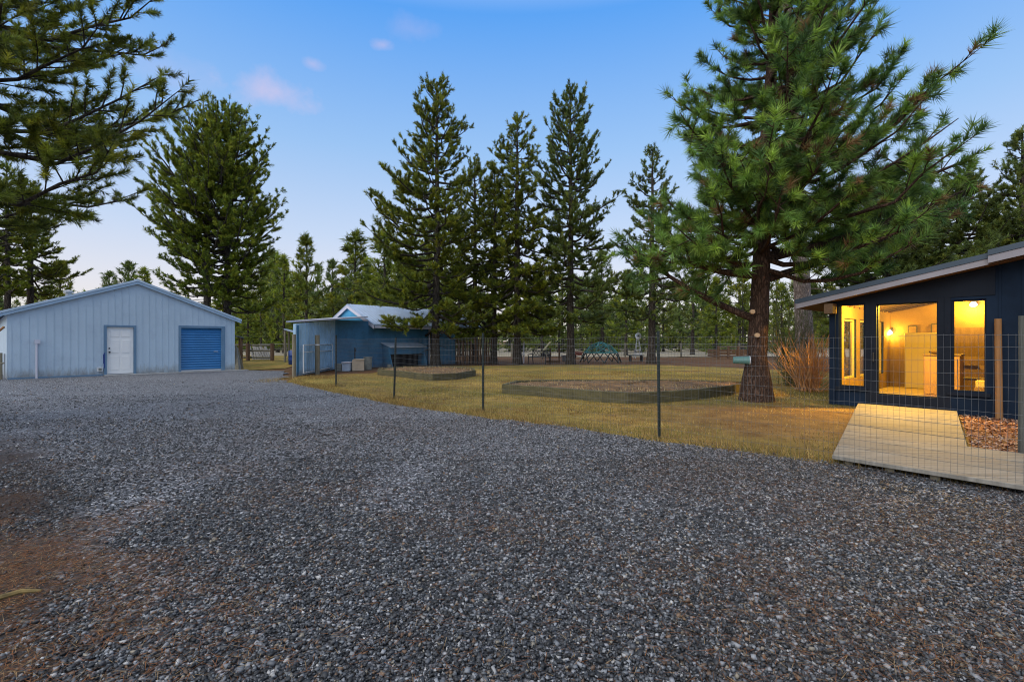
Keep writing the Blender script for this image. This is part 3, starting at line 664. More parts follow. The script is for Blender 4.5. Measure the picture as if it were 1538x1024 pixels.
mb = MB(); g0 = ridge0 + (0, 0, -0.06); w0 = eave0 + (0, 0, -0.04); w1 = bk0 + (0, 0, -0.04); ins = np.array([*(f2 * 0.14), 0])
mb.slab([g0 + ins, w0 + ins, w1 + ins], (*(f2 * 0.06), 0)); mb.build('gable', 'shed_gable', shed)
mb = MB()
for q in (w0, w1):
    mb.slab([g0 + (0, 0, 0.05), q + (0, 0, 0.03), q + (0, 0, -0.15), g0 + (0, 0, -0.13)], (*(f2 * 0.05), 0))
mb.build('rake_board', 'fascia', shed)
mb = MB(); mb.slab([W2(W2.s_at(556), eav - 0.12, -0.43), W2(W2.L + 0.1, eav - 0.12, -0.43), W2(W2.L + 0.1, eav + 0.02, -0.43), W2(W2.s_at(556), eav + 0.02, -0.43)], (*(n2 * 0.03), 0)); mb.build('fascia', 'fascia', shed)
mb = MB(); q = W2(W2.L + 0.02, 0, -0.06); mb.tube([q, q + (0, 0, eav - 0.05)], 0.05, 8); mb.build('downpipe', 'galvlight', shed)
# nest box lean-to against the shed wall
nb = thing('nest_box', G(600, 549), 'low dark lean-to coop with slanted grey lid against the shed wall', 'coop')
n0, n1 = W2.s_at(571), W2.s_at(634); nz = 1.2
s0, s1 = W2.s_at(574), W2.s_at(627)
mb = MB(); mb.slab([W2(s0 - 0.1, nz + 0.12, -0.02), W2(s1, nz + 0.12, -0.02), W2(s1 + 0.1, nz - 0.12, -0.75), W2(s0, nz - 0.12, -0.75)], (0, 0, 0.05)); mb.build('lid', 'tin', nb)
mb = MB(); W2.box(mb, s0 + 0.05, s1 - 0.05, 0.72, nz - 0.13, -0.66, -0.62); W2.box(mb, s0 + 0.05, s1 - 0.05, 0.70, 0.74, -0.62, -0.02); mb.build('front_board', 'shed_dark', nb)
for s in (s0 + 0.02, s1 - 0.03):
    mb = MB(); mb.slab([W2(s, 0, -0.02), W2(s, 0, -0.9), W2(s, 0.7, -0.66), W2(s, nz - 0.08, -0.63), W2(s, nz + 0.08, -0.02)], (*(W2.f * 0.04), 0)); mb.build('side_panel', 'shed_dark', nb)
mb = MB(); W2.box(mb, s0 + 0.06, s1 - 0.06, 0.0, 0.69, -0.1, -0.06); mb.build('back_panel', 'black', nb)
# bins and boxes on the ground by the shed corner
def bin_at(px, py, w_px, h_px): q = G(px, py); return q, w_px / F * q[1], h_px / F * q[1]
q, w_, h_ = bin_at(509.5, 557, 10, 10); mb = MB(); mb.box(q + (0, 0, h_ / 2), (w_, w_, h_)); mb.box(q + (0, 0, h_ + 0.015), (w_ * 1.08, w_ * 1.08, 0.03))
tag(mb.build('storage_bin', 'pail', bevel=0.015), 'small grey lidded bin, leftmost of those at the shed wall', 'bin', 'bins along the shed wall')
q, w_, h_ = bin_at(522, 557, 12, 14); t = thing('storage_tub', q, 'pale blue-grey plastic tub beside the tan box at the shed wall', 'tub', 'bins along the shed wall')
mb = MB(); mb.prism([(q[0] + sx * w_ * .45, q[1] + sy * 0.3) for sx, sy in ((-1, -1), (1, -1), (1, 1), (-1, 1))], 0, h_ * 0.85); mb.build('body', 'tub', t, bevel=0.02)
mb = MB(); mb.box(q + (0, 0, h_ * 0.92), (w_ * 1.02, 0.7, h_ * 0.12)); mb.build('lid', 'fascia', t, bevel=0.02)
q, w_, h_ = bin_at(538, 556.5, 17, 16); mb = MB(); mb.box(q + (0, 0, h_ / 2), (w_, 0.6, h_), (1, 0.3, 0)); mb.box(q + (0.05, -0.05, h_ + 0.02), (w_ * .9, 0.55, 0.04), (1, 0.2, 0))
tag(mb.build('box', 'tanbox', bevel=0.01), 'tan box between the pale tub and the grey pail by the shed', 'box', 'bins along the shed wall')
q, w_, h_ = bin_at(552.5, 555, 13, 19); t = thing('pail', q, 'tall grey pail, rightmost of the bins at the shed wall', 'pail', 'bins along the shed wall')
mb = MB(); r = w_ / 2; mb.lathe(q, [(r * .82, 0), (r * .85, 0.02), (r * .97, h_ - .05), (r, h_ - 0.03), (r, h_), (r * .9, h_), (r * .88, h_ - 0.08)], 18); mb.build('body', 'pail', t, smooth=False)
mb = MB(); mb.tube([q + np.array([r * math.cos(a_) * 1.02, -r * .3, h_ - .06 - 0.14 * math.sin(a_)]) for a_ in np.linspace(0, math.pi, 9)], 0.008, 5); mb.build('handle', 'galv', t)
q = G(533, 553.8); t = thing('faucet', q, 'thin dark standpipe faucet rising behind the tan box', 'faucet')
mb = MB(); mb.tube([q, q + (0, 0, 1.1)], 0.03, 8); mb.build('pipe', 'dark', t); mb = MB(); mb.tube([q + (0, 0, 1.0), q + (0.1, -0.15, 1.02), q + (0.12, -0.2, 0.9)], 0.022, 7); mb.build('spout', 'dark', t)
q = G(585, 553.5); mb = MB(); mb.lathe(q, [(0.09, 0), (0.12, 0.22), (0.1, 0.22), (0.08, 0.05)], 14); tag(mb.build('bucket', 'pail'), 'small grey bucket in front of the dark coop', 'bucket')
# gate: posts and tube leaf
for (px, py, top, lab) in ((441.5, 566.5, 502, 'slim grey wooden post at the left end of the shed'), (476.5, 561.5, 503, 'stout mossy wooden gatepost in front of the shed')):
    q = G(px, py); h = ZAT(top, q[1]); mb = MB(); mb.tube([q - (0, 0, 0.05), q + (0.01, 0, h * .5), q + (0, 0, h)], [0.10 if px > 450 else 0.075] * 3, 10)
    t_ = tag(mb.build('gatepost', 'oldwood', bevel=0), lab, 'post')
gt = thing('tube_gate', G(476, 560), 'pale metal tube gate in front of the light blue shed wall', 'gate')
ga, gb = G(455.7, 564.5), G(499, 555.3)
zt0, zt1 = ZAT(518.6, ga[1]), ZAT(516.5, gb[1]); zt = (zt0 + zt1) / 2
for z in (zt, zt - 0.3, 0.12):
    mb = MB(); mb.tube([(*ga[:2], z), (*gb[:2], z + 0.0)], 0.022, 7); mb.build('rail', 'galvlight', gt)
for q in (ga, gb):
    mb = MB(); mb.tube([(*q[:2], 0.12), (*q[:2], zt)], 0.024, 7); mb.build('upright', 'galvlight', gt)
mb = MB()
for i in range(1, 24):
    q = ga + (gb - ga) * i / 24; mb.tube([(*q[:2], 0.12), (*q[:2], zt)], 0.003, 3, False)
mb.build('wire_mesh', 'galv', gt)
q = G(476.5, 561.5); mb = MB(); mb.tube([(*q[:2] , 1.25), (*q[:2], 1.31)], 0.11, 10); mb.build('hinge_band', 'galvlight', gt)

# ------------------------------------------------------------------ wire fence along the drive
FP = [G(504, 579.5), G(591, 597.5), G(725, 618), G(990, 657)]; FP.append(FP[-1] + (FP[-1] - FP[0]) / np.linalg.norm(FP[-1] - FP[0]) * 4.1); FP.append(FP[-1] + (FP[-1] - FP[0]) / np.linalg.norm(FP[-1] - FP[0]) * 3.0)
FTOP = [503, 507, 500, 497]
fence = thing('wire_fence', FP[0], 'welded wire mesh fence on dark green steel posts along the gravel', 'fence')
for i, q in enumerate(FP):
    h = ZAT(FTOP[i], q[1]) if i < 4 else 1.56
    mb = MB(); lean = np.array([[0, 0], [0.05, -0.02], [0.0, 0.0], [-0.015, 0], [0, 0], [0, 0]][i]); q = q - (0, 0, 0.1)
    d = np.array([*(FP[-1] - FP[0])[:2], 0]); d /= np.linalg.norm(d); nrm = np.array([-d[1], d[0], 0]); tp = q + (*lean, h + 0.1); bot = q
    for (u0, u1, v0, v1) in ((-0.024, 0.024, 0, 0.007), (-0.004, 0.004, 0.007, 0.042)):
        poly = [d * u0 + nrm * v0, d * u1 + nrm * v0, d * u1 + nrm * v1, d * u0 + nrm * v1]
        vs = [bot + p for p in poly] + [tp + p for p in poly]; mb.add(vs, [(0, 3, 2, 1), (4, 5, 6, 7), (0, 1, 5, 4), (1, 2, 6, 5), (2, 3, 7, 6), (3, 0, 4, 7)])
    k = 0.15
    while k < h - 0.05: mb.box(bot + (tp - bot) * (k + .1) / (h + .1) - nrm * 0.006, (0.02, 0.014, 0.012), d); k += 0.055
    mb.build('post', 'postgreen', fence)
VW = []; FW = []; off = 0
def addt(p, r, n=3):
    global off
    V, Fc = tube_np(p, r, n); VW.append(V); FW.append(np.array(Fc) + off); off += len(V)
HR = [0.02] + [0.14 + 0.125 * k for k in range(12)]
for a, b, i in zip(FP[:-1], FP[1:], range(9)):
    Lf = np.linalg.norm(b - a); d = (b - a) / Lf; nrm = np.array([-d[1], d[0], 0]); nseg = int(Lf / 0.4)
    wav = lambda s: nrm * (-0.012 + 0.03 * math.sin(s / Lf * math.pi) * (1 if i % 2 else -0.6)); 
    sag = lambda s, z: -0.02 * math.sin(s / Lf * math.pi) * (z / 1.5) + (0.01 * math.sin(3.1 * s + 7 * z))
    for z in HR:
        addt([a + d * (Lf * k / nseg) + wav(Lf * k / nseg) + (0, 0, z + sag(Lf * k / nseg, z)) for k in range(nseg + 1)], 0.0017)
    s = 0.0
    while s < Lf:
        addt([a + d * s + wav(s) + (0, 0, z + sag(s, z)) + d * 0.003 * math.sin(9 * z + s * 5) for z in (0.0, 0.5, 1.0, HR[-1] + 0.01)], 0.0014); s += 0.0508
o = np_obj('wire_mesh', np.concatenate(VW) - np.array(FP[0]), np.concatenate(FW), 'fencewire', fence)
q = G(1541, 688); mb = MB(); h = ZAT(474, q[1]); mb.tube([q - (0, 0, 0.05), q + (0.01, 0, h * 0.6), q + (0, 0, h)], [0.075, 0.072, 0.068], 12)
tag(mb.build('fence_post', 'greypost', smooth=False), 'grey weathered wooden post behind the mesh at the right picture edge', 'post')

# ------------------------------------------------------------------ raised beds
def bed(name, pts, h, label, seed):
    c = np.mean([p[:2] for p in pts], 0); t = thing(name, (*c, 0), label, 'raised bed', 'raised garden beds on the lawn')
    pts = [np.array(p[:2]) for p in pts]; inner = [p + (c - p) / np.linalg.norm(c - p) * 0.10 for p in pts]
    mb = MB(); n = len(pts)
    for i in range(n):
        a, b, bi, ai = pts[i], pts[(i + 1) % n], inner[(i + 1) % n], inner[i]
        mb.prism([a, b, bi, ai], -0.03, h + 0.004 * (i % 2))
        e = (b - a); m_ = int(np.linalg.norm(e) / 0.28)
    mb.build('timber_edging', 'bedwood', t, bevel=0.012)
    r = np.random.default_rng(seed); V = []; Fc = []; rings = 9; nn = 48
    per = np.array(inner + [inner[0]]); seg = np.linalg.norm(np.diff(per, axis=0), axis=1); cum = np.concatenate([[0], np.cumsum(seg)])
    rim = [np.array([np.interp(u, cum, per[:, 0]), np.interp(u, cum, per[:, 1])]) for u in np.linspace(0, cum[-1], nn, endpoint=False)]
    for k in range(rings + 1):
        f_ = k / rings
        for p in rim:
            q = p + (c - p) * f_; V.append((*q, h - 0.06 + 0.10 * (1 - (1 - f_) ** 2) + r.normal(0, 0.02)))
    for k in range(rings):
        for i in range(nn): Fc.append((k * nn + i, k * nn + (i + 1) % nn, (k + 1) * nn + (i + 1) % nn, (k + 1) * nn + i))
    mb = MB(); mb.add(V, Fc); mb.build('soil', 'soil', t)
    # dry stalks in the bed
    pts2 = np.array(V)[r.integers(0, len(V), 6000)]; pp = pts2[:, :2] + r.normal(0, 0.2, (6000, 2)); pp = pp[r.random(6000) < vnoise(pp, 1.6, seed) ** 2 * 1.6]; pp = pp[in_poly(pp, inner)]
    cc = np.array([(0.5, 0.37, 0.15), (0.34, 0.22, 0.09), (0.09, 0.06, 0.035), (0.55, 0.45, 0.25)])[r.integers(0, 4, len(pp))]
    o = strands('dry_stalks', pp, h - 0.03, 0.10, 0.016, cc, 'blades', False); o.parent = t; o.location = (-c[0], -c[1], 0)
bed('raised_bed', [G(754, 590), G(800, 594), G(860, 599), G(905, 603.5), G(945, 605.5), G(975, 605), G(1005, 603), G(1050, 599), G(1097, 593), G(1117, 588), (6.9, 14.4), (5.6, 15.0), (3.5, 15.0), (1.2, 15.1), (0.1, 14.7)], 0.25, 'large curved timber raised bed left of the big pine', 3)
bed('raised_bed', [G(567, 563), G(595, 565.5), G(622, 569), G(650, 571.5), G(685, 570), G(714.6, 564.5), (-1.7, 21.5), (-3.0, 23.2), (-5.2, 23.0), (-6.0, 21.8)], 0.24, 'smaller raised bed in front of the dark blue shed', 5)

# ------------------------------------------------------------------ house
C0, C1 = np.array([7.34, 11.12]), np.array([9.26, 8.86])
H = Wall(C0, C1, 1); H.L = 5.2
house = thing('house', (*C0, 0), 'dark navy house with tall lit windows and a sloping roof', 'house')
RS = 0.2; rb = lambda s: 2.20 + RS * (s + 0.6)          # roof underside along the wall
def s_(px): return H.s_at(px)
def zpx(px, py):
    q = H(s_(px), 0); return ZAT(py, q[1])
wins = [(s_(1260), s_(1299), zpx(1280, 581), zpx(1280, 456.5)), (s_(1317), s_(1408.5), zpx(1362, 595), zpx(1362, 455)), (s_(1429), s_(1481.5), zpx(1455, 589), zpx(1455, 449.5))]
mb = MB(); cuts = [0]; TH = 0.14
for a, b, _, _ in wins: cuts += [a, b]
cuts += [H.L]
for i, (a, b) in enumerate(zip(cuts[:-1], cuts[1:])):
    if i % 2 == 0:
        mb.slab([H(a, 0), H(b, 0), H(b, rb(b)), H(a, rb(a))], (*(H.n * TH), 0))
    else:
        wz0, wz1 = wins[i // 2][2:]
        wz1 = min(wz1, rb(a) - 0.02)
        mb.slab([H(a, 0), H(b, 0), H(b, wz0), H(a, wz0)], (*(H.n * TH), 0)); mb.slab([H(a, wz1), H(b, wz1), H(b, rb(b)), H(a, rb(a))], (*(H.n * TH), 0))
s = s_(1500)
while s < H.L: H.box(mb, s, s + 0.035, 0.02, rb(s) - 0.02, -0.014, 0.01); s += 0.3
mb.build('wall', 'navy', house)
# side wall (left) with three windows along it
HS = Wall(C0, C0 + H.n, -1)       # runs back from the corner, inside to the right
HS.n = H.f.copy(); DEP = 4.6; HS.L = DEP
mb = MB(); sw = [(0.35, 1.35), (1.6, 2.6), (2.85, 3.85)]; SZ0, SZ1 = 0.55, 1.98; ztop = rb(0.0)
cuts = [TH] + [x for p in sw for x in p] + [DEP]
for i, (a, b) in enumerate(zip(cuts[:-1], cuts[1:])):
    if i % 2 == 0: mb.slab([HS(a, 0), HS(b, 0), HS(b, ztop), HS(a, ztop)], (*(HS.n * TH), 0))
    else:
        mb.slab([HS(a, 0), HS(b, 0), HS(b, SZ0), HS(a, SZ0)], (*(HS.n * TH), 0)); mb.slab([HS(a, SZ1), HS(b, SZ1), HS(b, ztop), HS(a, ztop)], (*(HS.n * TH), 0))
mb.build('wall', 'navy', house)
# inner lining of that wall (light)
mb = MB()
for i, (a, b) in enumerate(zip(cuts[:-1], cuts[1:])):
    segs = [(0.16, ztop - 0.02)] if i % 2 == 0 else [(0.16, SZ0), (SZ1, ztop - 0.02)]
    for z0, z1 in segs: HS.box(mb, a, b, z0, z1, TH + 0.002, TH + 0.02)
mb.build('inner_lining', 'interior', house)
for a, b in sw:
    mb = MB()
    for (u0, u1, z0, z1) in ((a, a + 0.05, SZ0, SZ1), (b - 0.05, b, SZ0, SZ1), (a + .05, b - .05, SZ0, SZ0 + 0.05), (a + .05, b - .05, SZ1 - 0.05, SZ1)): HS.box(mb, u0, u1, z0, z1, 0.03, 0.1)
    wn = mb.build('window', 'cream', house); mb = MB(); mb.quad(HS(a + .05, SZ0 + .05, 0.06), HS(b - .05, SZ0 + .05, 0.06), HS(b - .05, SZ1 - .05, 0.06), HS(a + .05, SZ1 - .05, 0.06)); mb.build('pane', 'glass', wn)
# back wall, right partition, floor, ceiling of the room
RW = 4.3
BW = Wall(C0 + H.n * DEP, C0 + H.n * DEP + H.f, 1)
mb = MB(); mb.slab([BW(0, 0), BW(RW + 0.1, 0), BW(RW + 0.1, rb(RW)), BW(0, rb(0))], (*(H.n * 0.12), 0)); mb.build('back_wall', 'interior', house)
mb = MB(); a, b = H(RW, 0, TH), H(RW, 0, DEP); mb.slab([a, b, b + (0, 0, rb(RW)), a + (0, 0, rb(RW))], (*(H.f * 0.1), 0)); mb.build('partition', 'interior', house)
mb = MB(); mb.slab([H(TH, 0.10, TH), H(RW, 0.10, TH), H(RW, 0.10, DEP), H(TH, 0.10, DEP)], (0, 0, 0.05)); mb.build('floor', 'interior_floor', house)
mb = MB(); mb.slab([H(TH + .02, rb(TH) - 0.06, TH), H(RW, rb(RW) - 0.06, TH), H(RW, rb(RW) - 0.06, DEP), H(TH + .02, rb(TH) - 0.06, DEP)], (0, 0, 0.05))
for k in range(1, 10): d_ = TH + (DEP - TH) * k / 10; mb.slab([H(TH + .05, rb(TH) - 0.11, d_), H(RW, rb(RW) - 0.11, d_), H(RW, rb(RW) - 0.06, d_), H(TH + .05, rb(TH) - 0.06, d_)], (*(H.n * 0.03), 0))
mb.build('ceiling', 'interior_ceiling', house)
# front windows and glass door
names = ('window', 'door', 'window')
for (a, b, z0, z1), nm in zip(wins, names):
    z1 = min(z1, rb(a) - 0.02); fw = 0.03 if nm == 'window' else 0.02; mb = MB()
    for (u0, u1, y0, y1) in ((a, a + fw, z0, z1), (b - fw, b, z0, z1), (a + fw, b - fw, z0, z0 + fw), (a + fw, b - fw, z1 - fw, z1)): H.box(mb, u0, u1, y0, y1, 0.03, 0.11)
    if nm == 'door':
        for u0, u1 in ((s_(1307.5), a - 0.002), (b + 0.002, s_(1418))): H.box(mb, u0, u1, 0.03, z1 + 0.07, -0.03, 0.002)
        H.box(mb, a, b, z1 + 0.002, z1 + 0.07, -0.03, 0.002); H.box(mb, a, b, 0.03, z0 - 0.002, -0.03, 0.002)
    o = mb.build(nm, 'navy_trim', house)
    mb = MB(); mb.quad(H(a + fw, z0 + fw, 0.07), H(b - fw, z0 + fw, 0.07), H(b - fw, z1 - fw, 0.07), H(a + fw, z1 - fw, 0.07)); mb.build('pane', 'glass', o)
    if nm == 'window':
        mb = MB(); H.box(mb, a - 0.06, b + 0.06, z0 - 0.07, z0 - 0.01, -0.06, 0.0); mb.build('sill', 'navy_trim', o)
    else:
        mb = MB(); mb.tube([H(a - 0.05, 1.0, -0.07), H(a - 0.05, 1.2, -0.07)], 0.012, 6); H.box(mb, a - 0.06, a - 0.04, 1.0, 1.02, -0.07, -0.03); H.box(mb, a - 0.06, a - 0.04, 1.18, 1.2, -0.07, -0.03); mb.build('handle', 'dark', o)
mb = MB(); se = s_(1495); zt_ = wins[1][3] + 0.075
mb.slab([H(0.10, min(zt_, rb(0.1) - 0.05), -0.018), H(se, zt_, -0.018), H(se, rb(se) - 0.004, -0.018), H(0.10, rb(0.1) - 0.004, -0.018)], (*(H.n * 0.016), 0)); mb.build('header_board', 'navy_trim', house)
for (u0, u1) in ((wins[0][1] + 0.01, s_(1307.2)), (s_(1418.3), wins[2][0] - 0.01)):
    mb = MB(); H.box(mb, u0, u1, 0.02, min(zt_, rb(u0)) - 0.004, -0.016, -0.002); mb.build('post', 'navy_trim', house)
# corner post and trim boards
mb = MB(); H.box(mb, -0.03, 0.09, 0, rb(0) - 0.02, -0.03, -0.002); mb.build('corner_board', 'navy', house)
mb = MB(); H.box(mb, -0.05, 0.12, rb(0) - 0.25, rb(0) - 0.03, -0.32, -0.04); mb.build('beam_end', 'soffit', house)
# roof
OV = 0.42
def roof(s0, s1, ov, lift, dep=9.0):
    mb = MB(); t = 0.10
    mb.slab([H(s0, rb(s0) + 0.12 + lift, -ov), H(s1, rb(s1) + 0.12 + lift, -ov), H(s1, rb(s1) + 0.12 + lift, dep), H(s0, rb(s0) + 0.12 + lift, dep)], (0, 0, t)); return mb
sS = 2.62
roof(-0.62, sS, OV, 0).build('roof', 'slate', house)
roof(sS + 0.005, 6.5, OV + 0.12, 0.035).build('roof', 'slate', house)
mb = MB(); mb.slab([H(-0.6, rb(-0.6) + 0.005, -OV + 0.02), H(sS, rb(sS) + 0.005, -OV + 0.02), H(sS, rb(sS) + 0.118, -OV + 0.02), H(-0.6, rb(-0.6) + 0.118, -OV + 0.02)], (*(H.n * 0.03), 0)); mb.build('fascia', 'house_fascia', house)
mb = MB(); mb.slab([H(sS + .006, rb(sS) + 0.02, -OV - 0.1), H(6.4, rb(6.4) + 0.02, -OV - 0.1), H(6.4, rb(6.4) + 0.152, -OV - 0.1), H(sS + .006, rb(sS) + 0.152, -OV - 0.1)], (*(H.n * 0.03), 0)); mb.build('fascia', 'house_fascia', house)
mb = MB(); mb.slab([H(-0.58, rb(-0.58) + 0.01, -OV + 0.06), H(6.4, rb(6.4) + 0.01, -OV + 0.06), H(6.4, rb(6.4) + 0.01, 8.8), H(-0.58, rb(-0.58) + 0.01, 8.8)], (0, 0, 0.05)); mb.build('soffit', 'soffit', house)
mb = MB(); mb.slab([H(-0.6, rb(-0.6) + 0.0, -OV), H(-0.6, rb(-0.6) + 0.0, 8.9), H(-0.6, rb(-0.6) + 0.118, 8.9), H(-0.6, rb(-0.6) + 0.118, -OV)], (*(H.f * 0.02), 0)); mb.build('eave_board', 'house_fascia', house)
# rest of the house body behind
mb = MB(); mb.slab([H(0, 0, DEP + .12), H(5.2, 0, DEP + .12), H(5.2, rb(5.2), DEP + .12), H(0, rb(0), DEP + .12)], (*(H.n * 4.0), 0)); mb.build('rear_wing', 'navy', house)
mb = MB(); mb.slab([H(5.2, 0), H(6.3, 0), H(6.3, rb(6.3)), H(5.2, rb(5.2))], (*(H.n * 8), 0)); mb.build('wing', 'navy', house)
# fitted things on the back wall
def bw_box(px0, px1, py0, py1, d0, d1):
    s0, s1 = BW.s_at(px0), BW.s_at(px1); Y = BW((s0 + s1) / 2, 0)[1]; z0, z1 = max(0.152, ZAT(py1, Y)), ZAT(py0, Y)
    mb = MB(); BW.box(mb, s0, s1, z0, z1, d0, d1); return mb
bw_box(1300, 1361, 501, 590, -0.05, -0.002).build('wall_panel', 'panel', house)
bw_box(1430, 1480, 492, 590, -0.05, -0.002).build('wall_panel', 'panel', house)
cb = bw_box(1363, 1425, 500, 590, -0.35, -0.06); tag(cb.build('cabinet', 'cream', bevel=0.01), 'tall cream cabinet against the wall behind the glass door', 'cabinet')
for (x0, x1, y0, y1, lab) in ((1399, 1409, 502, 518, 'small dark framed picture right of the others above the cream cabinet'), (1364, 1378, 505, 517, 'wider dark framed picture on the lit wall above the cabinet')):
    mb = bw_box(x0, x1, y0 - 16, y1 - 16, -0.03, -0.003); t = mb.build('picture', 'dark'); tag(t, lab, 'picture', 'pictures in the lit room')
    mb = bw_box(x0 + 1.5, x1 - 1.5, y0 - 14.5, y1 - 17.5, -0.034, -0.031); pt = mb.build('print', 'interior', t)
# white box cabinet nearer the door
s0 = H.s_at(1387, 1.6); s1 = s0 + 0.62; t = thing('side_cabinet', H(s0 + .3, 0.15, 1.8), 'pale waist-high cupboard just inside the glass door', 'cupboard')
mb = MB(); H.box(mb, s0, s1, 0.152, 1.12, 1.6, 2.1); mb.build('body', 'boxpaint', t, bevel=0.008)
mb = MB(); H.box(mb, s0 - 0.02, s1 + 0.02, 1.122, 1.15, 1.58, 2.12); mb.build('top', 'panel', t)
mb = MB(); H.box(mb, s0 + 0.04, s1 - 0.04, 0.25, 1.05, 1.585, 1.598); mb.build('door', 'boxpaint', t)
mb = MB(); c = H(s0 + .25, 1.15, 1.8)
mb.lathe(c, [(0.10, 0), (0.17, 0.03), (0.19, 0.07), (0.16, 0.075), (0.12, 0.03)], 16); tag(mb.build('bowl', 'panel'), 'shallow brown bowl on top of the pale cupboard', 'bowl')
# chair and stool silhouettes in the right-hand window
s0 = H.s_at(1440, 2.2); t = thing('chair', H(s0 + .25, 0.15, 2.3), 'dark wooden chair standing inside the right-hand window', 'chair')
for a, b, z1 in ((0, 0, 1.05), (0.42, 0, 1.05), (0, 0.42, 0.46), (0.42, 0.42, 0.46)):
    mb = MB(); H.box(mb, s0 + a, s0 + a + 0.045, 0.152, z1 + 0.1, 2.5 - b, 2.545 - b); mb.build('leg', 'panel', t)
mb = MB(); H.box(mb, s0 - 0.01, s0 + 0.475, 0.57, 0.61, 2.07, 2.56); mb.build('seat', 'panel', t)
mb = MB()
for z in (0.8, 1.0): H.box(mb, s0 + .046, s0 + 0.419, z, z + 0.09, 2.51, 2.535)
mb.build('backrest', 'panel', t)
s0 = H.s_at(1463, 1.5); t = thing('crate', H(s0 + .15, 0.15, 1.6), 'small pale box on a low dark stand in the right-hand window', 'box')
mb = MB(); H.box(mb, s0, s0 + 0.32, 0.152, 0.45, 1.5, 1.8); mb.build('base', 'panel', t, bevel=0.01); mb = MB(); H.box(mb, s0 + 0.02, s0 + 0.28, 0.452, 0.6, 1.52, 1.76); mb.build('top', 'cream', t, bevel=0.01)
# lamps
def lamp(px, py, label, energy, out=0.16):
    s = BW.s_at(px, -out); q = BW(s, 0, -out); q[2] = ZAT(py, q[1]); t = thing('wall_lamp', q, label, 'lamp', 'wall lamps in the lit room')
    mb = MB(); BW.box(mb, s - 0.05, s + 0.05, q[2] - 0.02, q[2] + 0.14, -0.03, -0.002); mb.tube([BW(s, q[2] + 0.08, -0.03), BW(s, q[2] + 0.085, -out)], 0.012, 6); mb.build('bracket', 'dark', t)
    mb = MB(); mb.lathe(q + (0, 0, -0.05), [(0.01, 0), (0.06, 0.02), (0.075, 0.055), (0.055, 0.1), (0.02, 0.13)], 14); mb.build('bulb', 'bulb', t, smooth=True)
    l = bpy.data.lights.new('lamp_light', 'POINT'); l.energy = energy; l.color = (1.0, 0.54, 0.04); l.shadow_soft_size = 0.06
    lo = bpy.data.objects.new('lamp_light', l); COL.objects.link(lo); lo.parent = t; lo.location = (*(-H.n * 0.09), -0.02); return t
lamp(1462, 458, 'bare glowing bulb lamp high behind the right-hand window', 300)
lamp(1335.5, 500, 'lower glowing bulb lamp seen through the glass door', 190)

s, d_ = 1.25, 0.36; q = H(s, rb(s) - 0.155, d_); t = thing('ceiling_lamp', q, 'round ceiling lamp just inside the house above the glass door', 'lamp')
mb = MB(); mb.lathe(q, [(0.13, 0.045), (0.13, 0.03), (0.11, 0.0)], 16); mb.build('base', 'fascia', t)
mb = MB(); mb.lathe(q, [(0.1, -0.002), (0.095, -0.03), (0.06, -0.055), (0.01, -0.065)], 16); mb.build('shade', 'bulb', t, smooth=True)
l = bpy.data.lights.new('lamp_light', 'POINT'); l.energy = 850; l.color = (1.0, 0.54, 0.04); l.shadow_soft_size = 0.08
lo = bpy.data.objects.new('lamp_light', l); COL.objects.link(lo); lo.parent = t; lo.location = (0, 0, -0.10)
# tan pole leaning at the house wall
q = H(s_(1502), 0, -0.16); h = zpx(1500, 479); mb = MB(); mb.tube([q, H(s_(1501), h * .5, -0.14), H(s_(1500), h, -0.12)], [0.055, 0.052, 0.05], 10); tag(mb.build('pole', 'tanwood', smooth=False), 'tan peeled wooden pole standing against the navy house wall', 'pole')

# wooden walkway from the door to the fence, boards laid along the house
ZD = 0.11
Aq = H(s_(1296) , 0, -0.36)[:2]; FLq = G(1249.7, 683.5, ZD)[:2]; Bq = H(s_(1441), 0, -0.30)[:2]; Cq = G(1453.5, 671.5, ZD)[:2]; FRq = G(1538, 729.5, ZD)[:2]
FRq = FRq + (FRq - FLq) * 1.0; Dq = Cq + (FRq - FLq) / np.linalg.norm(FRq - FLq) * 5
deck = thing('walkway', (*((Aq + FLq) / 2), 0), 'weathered pale plank walkway from the glass door to the fence', 'walkway')
mb = MB(); nbd = 9
dirf = H.f
def lerp(a, b, t): return a + (b - a) * t
def right_end(p):
    # right limit of a board that starts at p and runs along the house
    best = 9
    return best
for i in range(nbd):
    t0, t1 = (i + 0.025) / nbd, (i + 0.975) / nbd; a0, a1 = lerp(Aq, FLq, t0), lerp(Aq, FLq, t1)
    tc_ = (i + .5) / nbd
    if tc_ < 0.66: r0_, r1_ = lerp(Bq, Cq, t0 / 0.66), lerp(Bq, Cq, min(1, t1 / 0.66))
    else: r0_, r1_ = lerp(Dq, FRq, (t0 - 0.66) / 0.34), lerp(Dq, FRq, (t1 - 0.66) / 0.34)
    dz = random.uniform(-0.003, 0.003); mb.prism([a0, a1, r1_, r0_], ZD - 0.045 + dz, ZD + dz)
dk = mb.build('deck_boards', 'deck', deck, bevel=0.004)
mb = MB()
for t in (0.15, 0.5, 0.85):
    a, b = lerp(Aq, Bq, t), lerp(FLq, FLq + (FRq - FLq) * 0.35, t); d = (b - a) / np.linalg.norm(b - a); nn = np.array([-d[1], d[0]]) * 0.04; a = a + d * 0.1; b = b - d * 0.1; mb.prism([a + nn, a - nn, b - nn, b + nn], -0.03, ZD - 0.052)
mb.build('joist', 'oldwood', deck)
